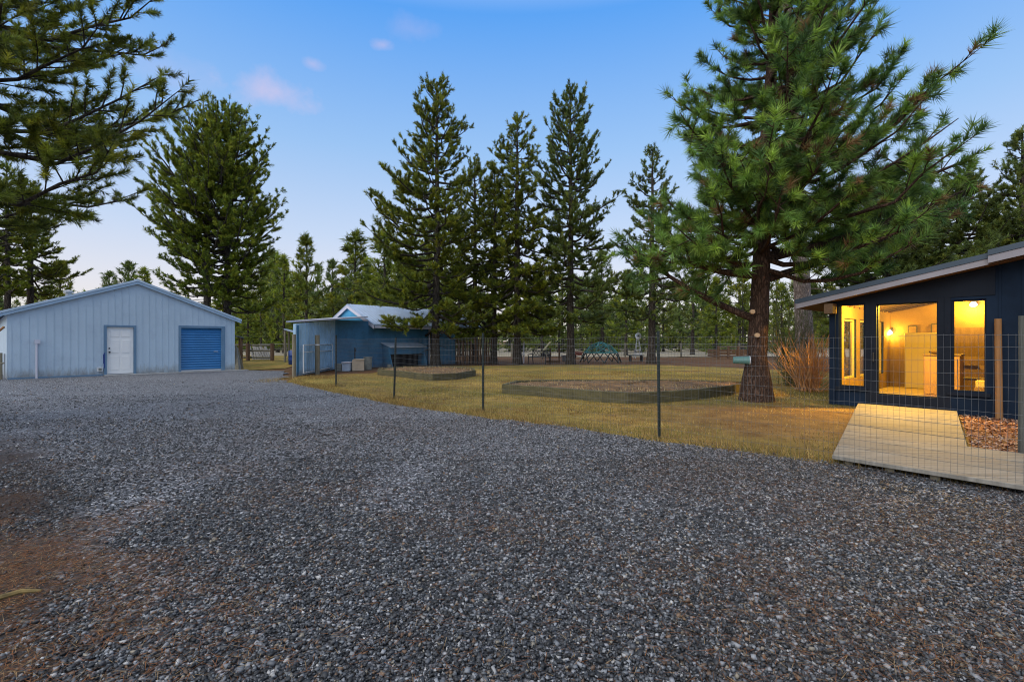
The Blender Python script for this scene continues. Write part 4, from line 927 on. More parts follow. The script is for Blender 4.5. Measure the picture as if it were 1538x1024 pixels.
# bark chip bed between walkway and wall
mul = [Bq + dirf * 0.05, Cq + dirf * 0.06, Dq, H(4.6, 0, -0.05)[:2], H(s_(1441) + .1, 0, -0.05)[:2]]
sheet('bark_bed', mul, -0.002, paint('bark_bed', (0.17, 0.075, 0.04), 0.95, 0.5, 9, bumpy=1))
def chips():
    mn, mx = np.min(mul, 0), np.max(mul, 0); p = mn + (mx - mn) * RNG.random((16000, 2)); p = p[in_poly(p, mul)]; n = len(p)
    a = RNG.random(n) * 6.28; t = RNG.normal(0, 0.35, n); L_ = RNG.uniform(0.012, 0.04, n); w_ = RNG.uniform(0.006, 0.016, n)
    d = np.stack([np.cos(a) * np.cos(t), np.sin(a) * np.cos(t), np.sin(t)], 1); s_v = np.stack([-np.sin(a), np.cos(a), RNG.normal(0, 0.3, n)], 1)
    c = np.stack([p[:, 0], p[:, 1], 0.012 + RNG.random(n) * 0.02], 1); u = d * L_[:, None]; v = s_v * w_[:, None]
    V = np.stack([c - u - v, c + u - v, c + u + v, c - u + v], 1).reshape(-1, 3)
    pal = np.array([(0.26, 0.11, 0.055), (0.34, 0.17, 0.1), (0.15, 0.06, 0.03), (0.4, 0.27, 0.2)])[RNG.choice(4, n)]
    o = np_obj('bark_chips', V, np.arange(4 * n).reshape(-1, 4), 'chips', None, np.repeat(pal, 4, 0)); o['kind'] = 'stuff'; o['label'] = 'reddish bark chips between the walkway and the house'
chips()

# ------------------------------------------------------------------ trees
class Tree:
    def __init__(t, seed): t.r = np.random.default_rng(seed); t.wV = []; t.wF = []; t.wo = 0; t.sp = []; t.sd = []; t.ss = []
    def limb(t, pts, rad, n):
        V, Fc = tube_np(pts, rad, n); t.wV.append(V); t.wF.append(np.array(Fc) + t.wo); t.wo += len(V)
    def shoot(t, p, d, s=1.0): t.sp.append(p); t.sd.append(d); t.ss.append(s)
def grow(seed, H, Rad, r0, zb, style, nbr, wood_n=8, lean=(0, 0), twig=True, sparse=1.0, sub_step=0.34, elev=(-12, 48), prof=None, az_bias=None, nsh=3, dead=0, lenvar=(0.6, 1.15), limb_k=1.0, flare=1.35):
    t = Tree(seed); r = t.r; K = 14
    zz = np.linspace(0, H, K); wob = np.cumsum(r.normal(0, 0.010 * H / K * 1.6, (K, 2)), 0); wob -= wob[0]
    tr = np.stack([wob[:, 0] + lean[0] * zz / H, wob[:, 1] + lean[1] * zz / H, zz], 1)
    rad = r0 * (1 - zz / H) ** 0.75 + 0.012; rad[0] *= flare; zz2 = zz.copy(); 
    base = np.concatenate([tr[:1] + [[0, 0, -0.12]], tr[:1] + [[0, 0, 0.12]], tr[:1] + [[0, 0, 0.5]], tr[1:]]); brad = np.concatenate([[rad[0] * 1.12], [rad[0] * 0.98], [rad[0] * 0.84], rad[1:]])
    t.limb(base, brad, max(10, wood_n + 4))
    at = lambda z: np.array([np.interp(z, zz, tr[:, 0]), np.interp(z, zz, tr[:, 1]), z])
    prof = prof or (lambda u: min(1, 0.62 + 1.6 * u) * (1 - u) ** 0.72 + 0.05)
    az = r.random() * 6.28
    for i in range(nbr):
        u = (i + r.random() * 0.8) / nbr; u = u ** 0.92; z = zb + (H * 0.985 - zb) * u; az += 2.4 + r.normal(0, 0.5)
        Lb = Rad * prof(u) * r.uniform(*lenvar)
        if az_bias is not None: Lb *= az_bias(az, u)
        if Lb < 0.12: continue
        el = R(elev[0] + (elev[1] - elev[0]) * u ** 1.3 + r.normal(0, 7)); nP = 7; s = np.linspace(0, 1, nP); curve = (0.35 if style != 'droop' else 0.1) * Lb
        h = np.array([math.cos(az), math.sin(az), 0]); bend = r.normal(0, 0.12) * Lb; side = np.array([-h[1], h[0], 0])
        o = at(z)
        pts = o + h * (s * Lb * math.cos(el))[:, None] + np.array([0, 0, 1]) * (s * Lb * math.sin(el) - 0.12 * Lb * np.sin(s * math.pi) + curve * s ** 2.5 * 0.5)[:, None] + side * (bend * s ** 2)[:, None]
        pts[1:-1] += r.normal(0, 0.018 * Lb, (nP - 2, 3))
        br = max(0.012, limb_k * min(0.3 * r0 + 0.01, 0.022 * Lb + 0.008)) * (1 - s) ** 0.8 + 0.005
        t.limb(pts, br, 5 if wood_n > 6 else 4)
        ns = max(2, int(Lb / sub_step * sparse))
        for k in range(ns):
            v = 0.16 + 0.84 * (k + r.random()) / ns; v = min(v, 1.0); f_ = v * (nP - 1); i0 = min(int(f_), nP - 2); p = pts[i0] + (pts[i0 + 1] - pts[i0]) * (f_ - i0); d = unit(pts[i0 + 1] - pts[i0])
            sl_ = (0.16 + 0.36 * Lb * (1 - v) ** 0.8) * r.uniform(0.6, 1.2); sg = 1 if r.random() < 0.5 else -1
            dd = unit(d * r.uniform(0.5, 1.0) + side * sg * r.uniform(0.5, 1.0) + np.array([0, 0, r.uniform(-0.15, 0.45)]))
            tip = p + dd * sl_ + np.array([0, 0, 0.12 * sl_])
            if twig: t.limb(np.array([p, (p + tip) / 2 + r.normal(0, 0.03 * sl_, 3), tip]), np.array([0.010, 0.008, 0.004]) * (1 if Lb < 2 else 1.4), 3)
            m = max(1, int(nsh * sl_ / 0.5 + 0.5))
            for q in range(m):
                w_ = 0.35 + 0.65 * (q + 1) / m; t.shoot(p + (tip - p) * w_, unit(dd + r.normal(0, 0.45, 3) + np.array([0, 0, 0.35])), r.uniform(0.75, 1.2))
        t.shoot(pts[-1], unit(pts[-1] - pts[-2] + np.array([0, 0, 0.2])), 1.2); t.shoot(pts[-2], unit(pts[-1] - pts[-2] + r.normal(0, .4, 3)), 1.0)
    for k in range(4): t.shoot(at(H * (0.96 + 0.012 * k)), unit(np.array([r.normal(0, .3), r.normal(0, .3), 1])), 1.0)
    for k in range(dead):
        z = zb * r.uniform(0.45, 1.0); a_ = r.random() * 6.28; Lb = r.uniform(0.3, 1.0) * Rad * 0.5; h = np.array([math.cos(a_), math.sin(a_), -0.15]); o = at(z)
        t.limb(np.array([o, o + h * Lb * .5 + (0, 0, 0.05), o + h * Lb + (0, 0, -0.1 * Lb)]), np.array([0.025, 0.016, 0.005]), 4)
    return t
def leaf(t, per, slen, nlen, wid, spread, pal, weights, bright=0.25):
    r = t.r; p = np.array(t.sp); d = np.array(t.sd); ss = np.array(t.ss); n = len(p)
    pp = np.repeat(p, per, 0); dd = np.repeat(d, per, 0); s = np.repeat(ss * r.uniform(0.65, 1.2, n), per); m = len(pp)
    a = unit(np.cross(dd, r.normal(0, 1, (m, 3)))); u = r.random(m) ** 0.8
    nd = unit(dd * (0.35 + 0.6 * u)[:, None] + a * (spread * r.uniform(0.6, 1.15, m))[:, None])
    b = pp + dd * (slen * s * (u - 0.25))[:, None]; L_ = nlen * s * r.uniform(0.7, 1.15, m)
    sd = unit(np.cross(nd, r.normal(0, 1, (m, 3)))) * (wid / 2)
    V = np.stack([b - sd, b + sd, b + nd * L_[:, None]], 1).reshape(-1, 3)
    bright *= 1.5; c = np.array(pal)[r.choice(len(pal), n, p=weights)] * r.uniform(1 - bright, 1 + bright, (n, 1)); c = np.repeat(np.repeat(c, per, 0) * r.uniform(0.6, 1.4, (m, 1)), 3, 0)
    return V, np.arange(m * 3).reshape(-1, 3), c
LODGE = [(0.205, 0.24, 0.024), (0.15, 0.19, 0.026), (0.29, 0.29, 0.028), (0.09, 0.12, 0.024)]
BLUEG = [(0.135, 0.185, 0.045), (0.165, 0.215, 0.045), (0.09, 0.13, 0.04), (0.22, 0.24, 0.04)]
YELG = [(0.23, 0.28, 0.025), (0.17, 0.225, 0.027), (0.30, 0.32, 0.03), (0.10, 0.14, 0.025)]
PONDG = [(0.15, 0.26, 0.05), (0.25, 0.37, 0.055), (0.095, 0.18, 0.05), (0.22, 0.13, 0.055)]
WQ = [0.34, 0.32, 0.18, 0.16]
def tree_obj(name, t, leafargs, loc, label, barkm, group=None, rot=0):
    e = thing(name, loc, label, 'tree', group); e.rotation_euler = (0, 0, rot)
    np_obj('trunk', np.concatenate(t.wV), np.concatenate(t.wF), barkm, e, smooth=True)
    V, T, c = leaf(t, *leafargs); np_obj('crown', V, T, 'needles', e, c); return e
def copy_tree(src, loc, s, rot, label, group, sz=None):
    e = src.copy(); COL.objects.link(e); e.location = [float(c) for c in loc]; e.scale = (s, s, sz or s); e.rotation_euler = (0, 0, rot); e['label'] = label; e['group'] = group
    for ch in src.children:
        c = ch.copy(); COL.objects.link(c); c.parent = e
    return e

# the big ponderosa by the house
def ab(az, u):   # longer limbs toward the right and toward the viewer
    return 1.0 + (0.16 if math.cos(az) > 0 else 0.3) * math.cos(az) * (1 - 1.1 * u)
tp = grow(21, 13.4, 4.2, 0.235, 3.2, 'pine', 112, 10, lean=(0.75, 0.2), sub_step=0.25, lenvar=(0.7, 1.05), limb_k=0.85, flare=1.62, elev=(3, 50), az_bias=ab, nsh=3.6,
          prof=lambda u: min(1, 0.8 + 1.0 * u) * (1 - u) ** 0.95 + 0.05)
PT = G(1136, 601)
# two low big limbs as in the picture
for az, L_, z0, el in ((0.12, 5.7, 2.9, 21), (2.75, 3.0, 1.95, 30), (-0.15, 4.9, 3.4, 19), (3.7, 3.2, 3.05, 8), (0.35, 5.2, 3.5, 17), (-0.3, 4.7, 4.2, 17)):
    h = np.array([math.cos(az), math.sin(az) * 0.6, 0]); s = np.linspace(0, 1, 8); pts = np.array([0.05, 0, z0]) + h * (s * L_)[:, None] + np.array([0, 0, 1]) * (s * L_ * math.tan(R(el)) - 0.5 * np.sin(s * 3.14) * .3)[:, None]
    tp.limb(pts, 0.085 * (1 - s) ** 0.7 + 0.012, 8)
    for k in range(16):
        v = tp.r.uniform(0.35, 1); p = pts[int(v * 7)]; dd = unit(h + tp.r.normal(0, 0.7, 3) + (0, 0, 0.5)); L2 = tp.r.uniform(0.3, 0.9); tip = p + dd * L2; tp.limb(np.array([p, (p + tip) / 2, tip]), np.array([0.016, 0.011, 0.006]), 4)
        for q in (0.45, 0.75, 1.0): tp.shoot(p + (tip - p) * q, unit(dd + tp.r.normal(0, .4, 3)), 1.1)
for az, L_, z0, el in ((-1.2, 2.4, 3.7, 14), (-1.9, 2.6, 3.6, 10), (-2.6, 3.0, 3.3, 4), (-1.5, 2.6, 4.3, 16), (-2.3, 3.0, 4.2, 12), (-0.6, 3.6, 4.3, 20), (2.9, 3.4, 3.3, 5), (0.25, 4.3, 4.4, 18), (-0.1, 3.9, 5.3, 24), (-1.7, 2.6, 5.0, 18), (-2.7, 2.6, 5.2, 20)):
    h = np.array([math.cos(az), math.sin(az), 0]); s = np.linspace(0, 1, 8); pts = np.array([0.1, 0, z0]) + h * (s * L_)[:, None] + np.array([0, 0, 1]) * (s * L_ * math.tan(R(el)) - 0.3 * np.sin(s * 3.14) * .4 + 0.35 * s ** 3)[:, None]
    tp.limb(pts, 0.045 * (1 - s) ** 0.7 + 0.008, 6)
    for k in range(20):
        v = tp.r.uniform(0.2, 1); p = pts[int(v * 7)]; dd = unit(h * 0.8 + tp.r.normal(0, 0.6, 3) + (0, 0, 0.45)); L2 = tp.r.uniform(0.3, 0.8); tip = p + dd * L2; tp.limb(np.array([p, (p + tip) / 2, tip]), np.array([0.014, 0.010, 0.006]), 4)
        for q in (0.5, 0.8, 1.0): tp.shoot(p + (tip - p) * q, unit(dd + tp.r.normal(0, .4, 3)), 1.0)
pond = tree_obj('ponderosa_pine', tp, (62, 0.20, 0.23, 0.0155, 0.95, PONDG, [0.36, 0.34, 0.25, 0.05], 0.36), PT, 'big long-needled green pine standing left of the navy house', 'bark_p')
for px, py in ((1131.5, 468), (1138.5, 503.5)):
    q = P(px, py, PT[1] - 0.24) - PT; mb = MB(); mb.lathe(q + (0, 0.06, 0), [(0.06, 0), (0.055, 0.1), (0.045, 0.105)], 10, (-0.3, -1, 0)); o = mb.build('branch_stub', 'cut'); o.parent = pond
# bucket fixed to its trunk
q = P(1112, 542, PT[1] - 0.05); t = thing('bucket', q, 'teal metal bucket mounted sideways on the big pine trunk', 'bucket')
mb = MB(); mb.lathe(q + (-0.17, 0.02, 0.02), [(0.075, 0), (0.082, 0.01), (0.10, 0.34), (0.108, 0.345), (0.108, 0.36), (0.093, 0.36), (0.07, 0.05)], 18, (1, -0.35, 0.0)); mb.build('body', 'tealbucket', t)
mb = MB(); mb.lathe(q + (0.168, -0.098, 0.02), [(0.108, 0), (0.114, 0.004), (0.114, 0.018), (0.108, 0.022), (0.094, 0.022), (0.094, 0)], 18, (1, -0.35, 0.0)); mb.build('rim', 'galvlight', t)
mb = MB(); mb.tube([q + (0.18, 0.02, 0.02), q + (0.42, 0.05, 0.02)], 0.02, 6); mb.build('bracket', 'dark', t)

# lodgepoles around the yard
def lodge(seed, px, Y, top, halfpx, pal, label, r0=0.24, zb_py=470, nbr=84, name='lodgepole_pine', barkm='bark_l', sparse=1.0, elev=(-14, 46), per=40, prof=None, dead=6, weights=WQ, nl=0.165, wid=0.03, lean=(0, 0), az_bias=None, sub=0.25, nsh=6.2, dz=0.6, lenvar=(0.5, 1.25)):
    H = ZAT(top, Y) - dz; Rd = halfpx / F * Y; zb = ZAT(zb_py, Y)
    t = grow(seed, H, Rd, r0, zb, 'pine', nbr, 7, lean=lean, sub_step=sub, elev=elev, prof=prof, sparse=sparse, dead=dead, az_bias=az_bias, nsh=nsh, lenvar=lenvar)
    return tree_obj(name, t, (per, 0.30, nl, wid, 0.8, pal, weights), ((px - CX) / F * Y, Y, 0), label, barkm, 'tall pines around the yard')
lodge(31, 654, 28.5, 112, 108, LODGE, 'tall dark pine rising directly in front of the tin shed roof', zb_py=494, nbr=120, az_bias=lambda az, u: 1.0 - 0.28 * math.cos(az) * (u < 0.6), prof=lambda u: min(1, 0.85 + 0.4 * u) * (1 - u) ** 0.62 + 0.06)
lodge(32, 777, 30, 160, 84, LODGE, 'dark pine right of the tallest one, behind the iron bench', zb_py=488, nbr=104, elev=(-26, 34), lenvar=(0.6, 1.15), prof=lambda u: min(1, 0.85 + 0.4 * u) * (1 - u) ** 0.66 + 0.06)
lodge(33, 857, 30.5, 122, 92, BLUEG, 'airy blue-green pine left of the teal climbing dome', zb_py=474, nbr=104, sparse=0.95, prof=lambda u: min(1, 0.7 + 0.9 * u) * (1 - u) ** 0.56 + 0.06, elev=(-8, 58))
lodge(34, 978, 31.5, 208, 76, BLUEG, 'slim pointed pine right of the toy windmill', zb_py=480, nbr=80, sparse=0.85)
lodge(35, 742, 31, 235, 76, LODGE, 'shorter thin-trunked pine squeezed between two taller ones', r0=0.17, zb_py=486, nbr=72)
lodge(36, 713, 34, 225, 84, LODGE, 'pine behind the stick fence beside the shed', r0=0.2, zb_py=500, nbr=84)
lodge(41, 312, 33, 138, 102, YELG, 'left one of the twin bushy pines rising behind the barn', zb_py=440, nbr=100, r0=0.26, sparse=0.8, prof=lambda u: (0.6 + 0.4 * min(1, u / 0.45)) * (1 - u ** 2.8) ** 0.8 + 0.05, lenvar=(0.7, 1.08), nl=0.18, elev=(0, 52), dz=1.7, nsh=6.0)
lodge(42, 342, 34, 123, 104, YELG, 'right one of the twin bushy pines rising behind the barn', zb_py=470, nbr=112, r0=0.27, sparse=0.8, prof=lambda u: (0.6 + 0.4 * min(1, u / 0.45)) * (1 - u ** 2.8) ** 0.8 + 0.05, lenvar=(0.7, 1.08), nl=0.18, elev=(0, 52), dz=1.7, nsh=6.0)
lodge(43, 12, 34, 235, 72, YELG, 'pine with thin trunk at the far left behind the barn', zb_py=440, nbr=72, r0=0.22, sparse=0.8)
lodge(44, 45, 36, 262, 76, LODGE, 'pine with leaning foliage right of another over the barn roof', zb_py=438, nbr=72, r0=0.26, sparse=0.8)
pale = lodge(45, 1212, 17.5, -230, 110, BLUEG, 'tall pine with pale pinkish trunk behind the bare shrub', zb_py=330, nbr=80, r0=0.30, barkm='bark_pale', sparse=0.8, nl=0.2, wid=0.035, lean=(-0.9, 0), prof=lambda u: min(1, 0.55 + 1.2 * u) * (1 - u) ** 0.5 * 0.9 + 0.05)
lodge(46, 1535, 24, 178, 70, BLUEG, 'pine at the far right edge beyond the house roof', zb_py=450, nbr=80, sparse=0.8)
lodge(47, 1330, 23, 290, 130, BLUEG, 'broad dark pine filling the gap above the house eave', zb_py=450, nbr=90, prof=lambda u: min(1, 0.8 + 0.8 * u) * (1 - u) ** 0.45 + 0.06)
lodge(48, 1440, 26, 262, 110, BLUEG, 'broad blue-green pine behind the house roof step', zb_py=450, nbr=90, prof=lambda u: min(1, 0.8 + 0.8 * u) * (1 - u) ** 0.45 + 0.06)
# near tree overhanging from the left
tn = grow(51, 13.5, 4.5, 0.26, 3.75, 'pine', 120, 10, sub_step=0.2, limb_k=0.55, elev=(-4, 46), nsh=6.0, prof=lambda u: min(1, 0.92 + 0.5 * u) * (1 - u) ** 0.95 + 0.05, sparse=1.0, lenvar=(0.65, 1.1), az_bias=lambda az, u: 1.05 if math.cos(az) > 0 else 0.6)
tree_obj('overhanging_pine', tn, (58, 0.2, 0.12, 0.012, 0.9, LODGE, WQ, 0.3), (-10.05, 8.3, 0), 'near dark pine whose boughs hang into the picture at upper left', 'bark_l')

# pines beyond the yard, copies of three smaller kinds
def small(seed, H, Rd, pal, zb=0.6, nbr=46, sparse=0.7):
    t = grow(seed, H, Rd, 0.15, zb, 'pine', nbr, 5, sub_step=0.36, twig=False, sparse=sparse, nsh=3.6, elev=(-10, 45), dead=3)
    return t
protos = []
spec = [(61, LODGE, 0.6), (62, YELG, 0.5), (63, BLUEG, 1.6), (64, LODGE, 1.8)]
far = [  # base px, depth, top py, prototype, label
    (460, 52, 357, 0, 'pointed pine in the middle of the group left of the shed'), (427, 56, 388, 1, 'rounded pine just right of the twin pines behind the barn'),
    (498, 62, 394, 2, 'small spire pine over the shed gable, in the gap of sky'), (534, 55, 352, 0, 'pointed pine behind the shed gable with pale bare trunk'),
    (578, 48, 350, 1, 'pine tucked against the left side of the tallest yard pine'), (392, 60, 425, 3, 'low pine showing right of the barn roof'),
    (195, 70, 397, 2, 'small pine tip left of two over the barn ridge'), (217, 66, 406, 1, 'small yellow-green pine tip over the barn ridge'),
    (165, 75, 412, 2, 'small pine tip left of the others over the barn roof'), (905, 58, 380, 2, 'far pine between the airy pine and the slim pointed pine'),
    (940, 50, 410, 1, 'bright green young pine behind the toy windmill'), (1040, 52, 388, 2, 'far pine left of the big ponderosa trunk'),
    (1075, 46, 420, 1, 'bright green young pine behind the brown timber pen'), (1110, 60, 380, 3, 'far pine hidden behind the big green pine trunk'),
    (1175, 40, 430, 1, 'young green pine between the big trunk and the pale trunk'), (1265, 34, 350, 3, 'pine right of the pale trunk over the house eave'),
    (1385, 40, 330, 2, 'pine crown behind the house roof, midway'), (1500, 34, 330, 3, 'pine behind the house roof near the right edge'),
    (690, 48, 400, 3, 'dark pine low behind the stick fence'), (815, 46, 420, 1, 'young pine low between the bench and the airy pine'),
    (610, 44, 385, 3, 'dark pine right behind the tin shed roof'), (340, 44, 420, 1, 'bushy low pine filling under the twin pines'), (372, 40, 440, 1, 'bushy low pine beside the barn roof end'),
    (90, 60, 395, 3, 'far pine left over the barn roof slope'), (645, 52, 330, 0, 'pine behind the tallest yard pine')]
for i, (sd, pal, zb) in enumerate(spec):
    t = small(sd, 10.0, 2.0, pal, zb); px, Y, top, pi, lab = next(f for f in far if f[3] == i); Hh = ZAT(top, Y)
    e = tree_obj('background_pine', t, (22, 0.5, 0.36, 0.075, 0.8, pal, WQ), ((px - CX) / F * Y, Y, 0), lab, 'bark_l', 'pines beyond the yard'); e.scale = (Hh / 10,) * 3; protos.append(e)
done = set(next(j for j, f in enumerate(far) if f[3] == i) for i in range(4))
for j, (px, Y, top, pi, lab) in enumerate(far):
    if j in done: continue
    k = ZAT(top, Y) / 10; copy_tree(protos[pi], ((px - CX) / F * Y, Y, 0), k * random.uniform(1.1, 1.4), random.uniform(0, 6.28), lab, 'pines beyond the yard', k)
# the far wood that reads as one mass
def far_wood():
    Vs = []; Ts = []; Cs = []; o = 0; r = np.random.default_rng(77); tv = []; tf = []; to = 0
    base = []
    for i in range(5):
        t = small(80 + i, 10.0, 2.3, LODGE, 0.2, 34, 0.36); base.append((leaf(t, 9, 0.7, 0.55, 0.12, 0.8, [LODGE, BLUEG, YELG, LODGE, BLUEG][i], WQ), np.concatenate(t.wV), np.concatenate([f.reshape(-1, 4) for f in t.wF])))
    for k in range(520):
        px = r.uniform(-150, 1700) if k < 420 else (r.uniform(-1300, -150) if k % 2 else r.uniform(1700, 2800)); Y = r.uniform(56, 125); tpy = (r.uniform(415, 470) if k < 230 or k >= 420 else r.uniform(462, 502)) - (35 if 380 < px < 660 else 0) + (15 if 0 < px < 330 else 0)
        Hh = ZAT(tpy, Y) / 10; sc = np.array([Hh * (r.uniform(0.9, 1.3) if k < 230 else r.uniform(1.3, 2.4))] * 2 + [Hh]); a = r.random() * 6.28; ca, sa = math.cos(a), math.sin(a); Rm = np.array([[ca, -sa, 0], [sa, ca, 0], [0, 0, 1]])
        (V, T, c), wv, wf = base[r.integers(5)]; loc = np.array([(px - CX) / F * Y, Y, 0])
        V2 = (V * sc) @ Rm.T + loc; Vs.append(V2); Ts.append(T + o); Cs.append(c * r.uniform(0.75, 1.2)); o += len(V2)
        w2 = (wv * sc) @ Rm.T + loc; tri = np.concatenate([wf[:, :3], wf[:, [0, 2, 3]]]); Vs.append(w2); Ts.append(tri + o); Cs.append(np.tile((0.06, 0.05, 0.04), (len(w2), 1))); o += len(w2)
    ob = np_obj('far_wood', np.concatenate(Vs), np.concatenate(Ts), 'needles', None, np.concatenate(Cs)); ob['kind'] = 'stuff'; ob['label'] = 'far pine wood closing the view all along the horizon'
far_wood()

# bare shrub beside the house
sb = thing('bare_shrub', G(1213, 586), 'bare many-stemmed shrub glowing red-brown beside the house', 'shrub')
rs = np.random.default_rng(5); Vb = []; Fb = []; ob_ = 0; Vg = []; Fg = []; og = 0
for i in range(95):
    a = rs.random() * 6.28; el = R(rs.uniform(38, 86)); L_ = rs.uniform(0.7, 1.75); o = np.array([rs.normal(0, .16), rs.normal(0, .16), 0]); d = np.array([math.cos(a) * math.cos(el), math.sin(a) * math.cos(el), math.sin(el)])
    s = np.linspace(0, 1, 6)[:, None]; pts = o + d * s * L_ + np.array([0, 0, 1]) * s ** 2 * 0.25 * L_ * math.cos(el) + np.cumsum(rs.normal(0, 0.02, (6, 3)), 0)
    V, Fc = tube_np(pts, 0.011 * (1 - s.ravel()) + 0.004, 4); Vb.append(V); Fb.append(np.array(Fc) + ob_); ob_ += len(V)
    for k in range(5):
        j = rs.integers(1, 5); dd = unit(d + rs.normal(0, 0.5, 3)); p = pts[j]; l2 = rs.uniform(0.2, 0.6); V, Fc = tube_np(np.array([p, p + dd * l2 * .5, p + dd * l2 + (0, 0, .05)]), np.array([0.006, 0.005, 0.003]), 3); Vb.append(V); Fb.append(np.array(Fc) + ob_); ob_ += len(V)
np_obj('stems', np.concatenate(Vb), np.concatenate(Fb), 'stem', sb)
gs = thing('willow_shrub', G(1192, 579), 'tall thin greenish wispy shrub left of the bare red shrub', 'shrub')
for i in range(60):
    a = rs.random() * 6.28; el = R(rs.uniform(62, 88)); L_ = rs.uniform(1.6, 3.2); o = np.array([rs.normal(0, .2), rs.normal(0, .2), 0]); d = np.array([math.cos(a) * math.cos(el), math.sin(a) * math.cos(el), math.sin(el)])
    s = np.linspace(0, 1, 6)[:, None]; pts = o + d * s * L_ + np.cumsum(rs.normal(0, 0.03, (6, 3)), 0); V, Fc = tube_np(pts, 0.010 * (1 - s.ravel()) + 0.003, 3); Vg.append(V); Fg.append(np.array(Fc) + og); og += len(V)
    for k in range(6):
        j = rs.integers(2, 6); dd = unit(d + rs.normal(0, 0.4, 3)); p = pts[min(j, 5)]; l2 = rs.uniform(0.2, 0.6); V, Fc = tube_np(np.array([p, p + dd * l2 * .5, p + dd * l2]), np.array([0.006, 0.005, 0.003]), 3); Vg.append(V); Fg.append(np.array(Fc) + og); og += len(V)
np_obj('stems', np.concatenate(Vg), np.concatenate(Fg), 'greenstem', gs)

# ------------------------------------------------------------------ things at the back of the yard
# iron bench
q0, q1 = G(793, 546.5), G(820.5, 547.5); Wb = Wall(q0, q1, 1); t = thing('garden_bench', (*((q0 + q1) / 2)[:2], 0), 'dark iron lattice bench under the pines at the back of the lawn', 'bench')
for s in (0.05, Wb.L - 0.05):
    mb = MB(); mb.tube([Wb(s, 0, -0.05), Wb(s, 0.42, 0.0), Wb(s, 0.6, -0.08)], 0.03, 6); mb.tube([Wb(s, 0, 0.5), Wb(s, 0.42, 0.42), Wb(s, 0.86, 0.5)], 0.03, 6); mb.build('leg', 'dark', t)
    mb = MB(); mb.tube([Wb(s, 0.6, -0.08), Wb(s, 0.63, 0.45)], 0.03, 6); mb.build('armrest', 'dark', t)
mb = MB()
for d in np.linspace(0.0, 0.42, 6): Wb.box(mb, 0.0, Wb.L, 0.41, 0.44, d, d + 0.05)
mb.build('seat', 'dark', t)
mb = MB(); Wb.box(mb, 0, Wb.L, 0.82, 0.88, 0.46, 0.5); Wb.box(mb, 0, Wb.L, 0.5, 0.54, 0.44, 0.48)
for k in range(12):
    s0 = Wb.L * k / 12; s1 = Wb.L * (k + 1) / 12; mb.tube([Wb(s0, 0.53, 0.46), Wb(s1, 0.83, 0.48)], 0.014, 4); mb.tube([Wb(s1, 0.53, 0.47), Wb(s0, 0.83, 0.49)], 0.014, 4)
mb.build('backrest', 'dark', t)
# white post with base
q = G(786.5, 545); t = thing('garden_post', q, 'thin white post with a small white box at the bench', 'post'); mb = MB(); mb.tube([q, q + (0, 0, ZAT(512, q[1]))], 0.05, 8); mb.build('pole', 'fascia', t)
mb = MB(); mb.box(q + (-0.05, -0.1, ZAT(532, q[1])), (0.26, 0.2, 0.14)); mb.build('box', 'white', t, bevel=0.01)
# leaning pale board and dark frame
q = G(813, 540); b = P(826.5, 513.5, q[1] + 0.6); a = np.array([q[0], q[1], ZAT(530, q[1])]); mb = MB(); mb.box((a + b) / 2, (np.linalg.norm(b - a), 0.2, 0.05), b - a); t = thing('seesaw', q, 'pale tilted seesaw plank on a dark stand behind the bench', 'seesaw'); mb.build('plank', 'cream', t)
mb = MB(); m_ = (a + b) / 2; mb.tube([(m_[0] - 0.3, m_[1], 0), m_ - (0, 0, 0.04), (m_[0] + 0.3, m_[1], 0)], 0.04, 6); mb.build('stand', 'dark', t)
fx0, fx1 = G(826.5, 544.5), G(840, 544.5); t = thing('post_frame', fx0, 'dark two-post frame with ground beam left of the airy pine', 'frame')
for q in (fx0, fx1):
    mb = MB(); mb.tube([q, q + (0, 0, 0.96)], 0.06, 8); mb.build('post', 'brownwood', t)
mb = MB(); mb.tube([fx0 + (-0.3, 0, 0.09), fx1 + (0, -0.02, 0.09)], 0.07, 7); mb.build('beam', 'brownwood', t)
q = G(848, 542.5); t = thing('wash_tub', q, 'round grey metal tub at the foot of the airy pine', 'tub'); mb = MB(); mb.lathe(q, [(0.17, 0), (0.19, 0.02), (0.24, 0.4), (0.26, 0.41), (0.26, 0.44), (0.22, 0.44), (0.18, 0.1)], 18); mb.build('body', 'galv', t); mb = MB(); mb.tube([q + np.array([0.25 * math.cos(x), 0, 0.40 + 0.2 * math.sin(x)]) for x in np.linspace(0, 3.14, 9)], 0.012, 5); mb.build('handle', 'dark', t)
q = G(869, 538); t = thing('wheelbarrow', q, 'small faded red wheelbarrow between the airy pine and the climbing dome', 'wheelbarrow')
mb = MB(); mb.prism([(q[0] - 0.25, q[1] - .2), (q[0] + .25, q[1] - .2), (q[0] + .25, q[1] + .2), (q[0] - .25, q[1] + .2)], 0.28, 0.34); 
mb.add([q + np.array(v) for v in ((-.25, -.2, .34), (.25, -.2, .34), (.25, .2, .34), (-.25, .2, .34), (-.4, -.3, .55), (.38, -.3, .52), (.38, .3, .52), (-.4, .3, .55))], [(0, 1, 5, 4), (1, 2, 6, 5), (2, 3, 7, 6), (3, 0, 4, 7)]); mb.build('tray', 'red', t)
mb = MB(); mb.lathe(q + (-0.35, -0.03, 0.17), [(0.05, 0), (0.16, 0), (0.17, 0.03), (0.16, 0.06), (0.05, 0.06)], 16, (0, 1, 0)); mb.build('wheel', 'dark', t)
for sy in (-0.18, 0.18):
    mb = MB(); mb.tube([q + (-0.35, sy * .4, 0.17), q + (0.2, sy, 0.28), q + (0.75, sy * 1.2, 0.42)], 0.018, 6); mb.tube([q + (0.25, sy, 0.28), q + (0.32, sy, 0.0)], 0.018, 6); mb.build('handle', 'brownwood', t)
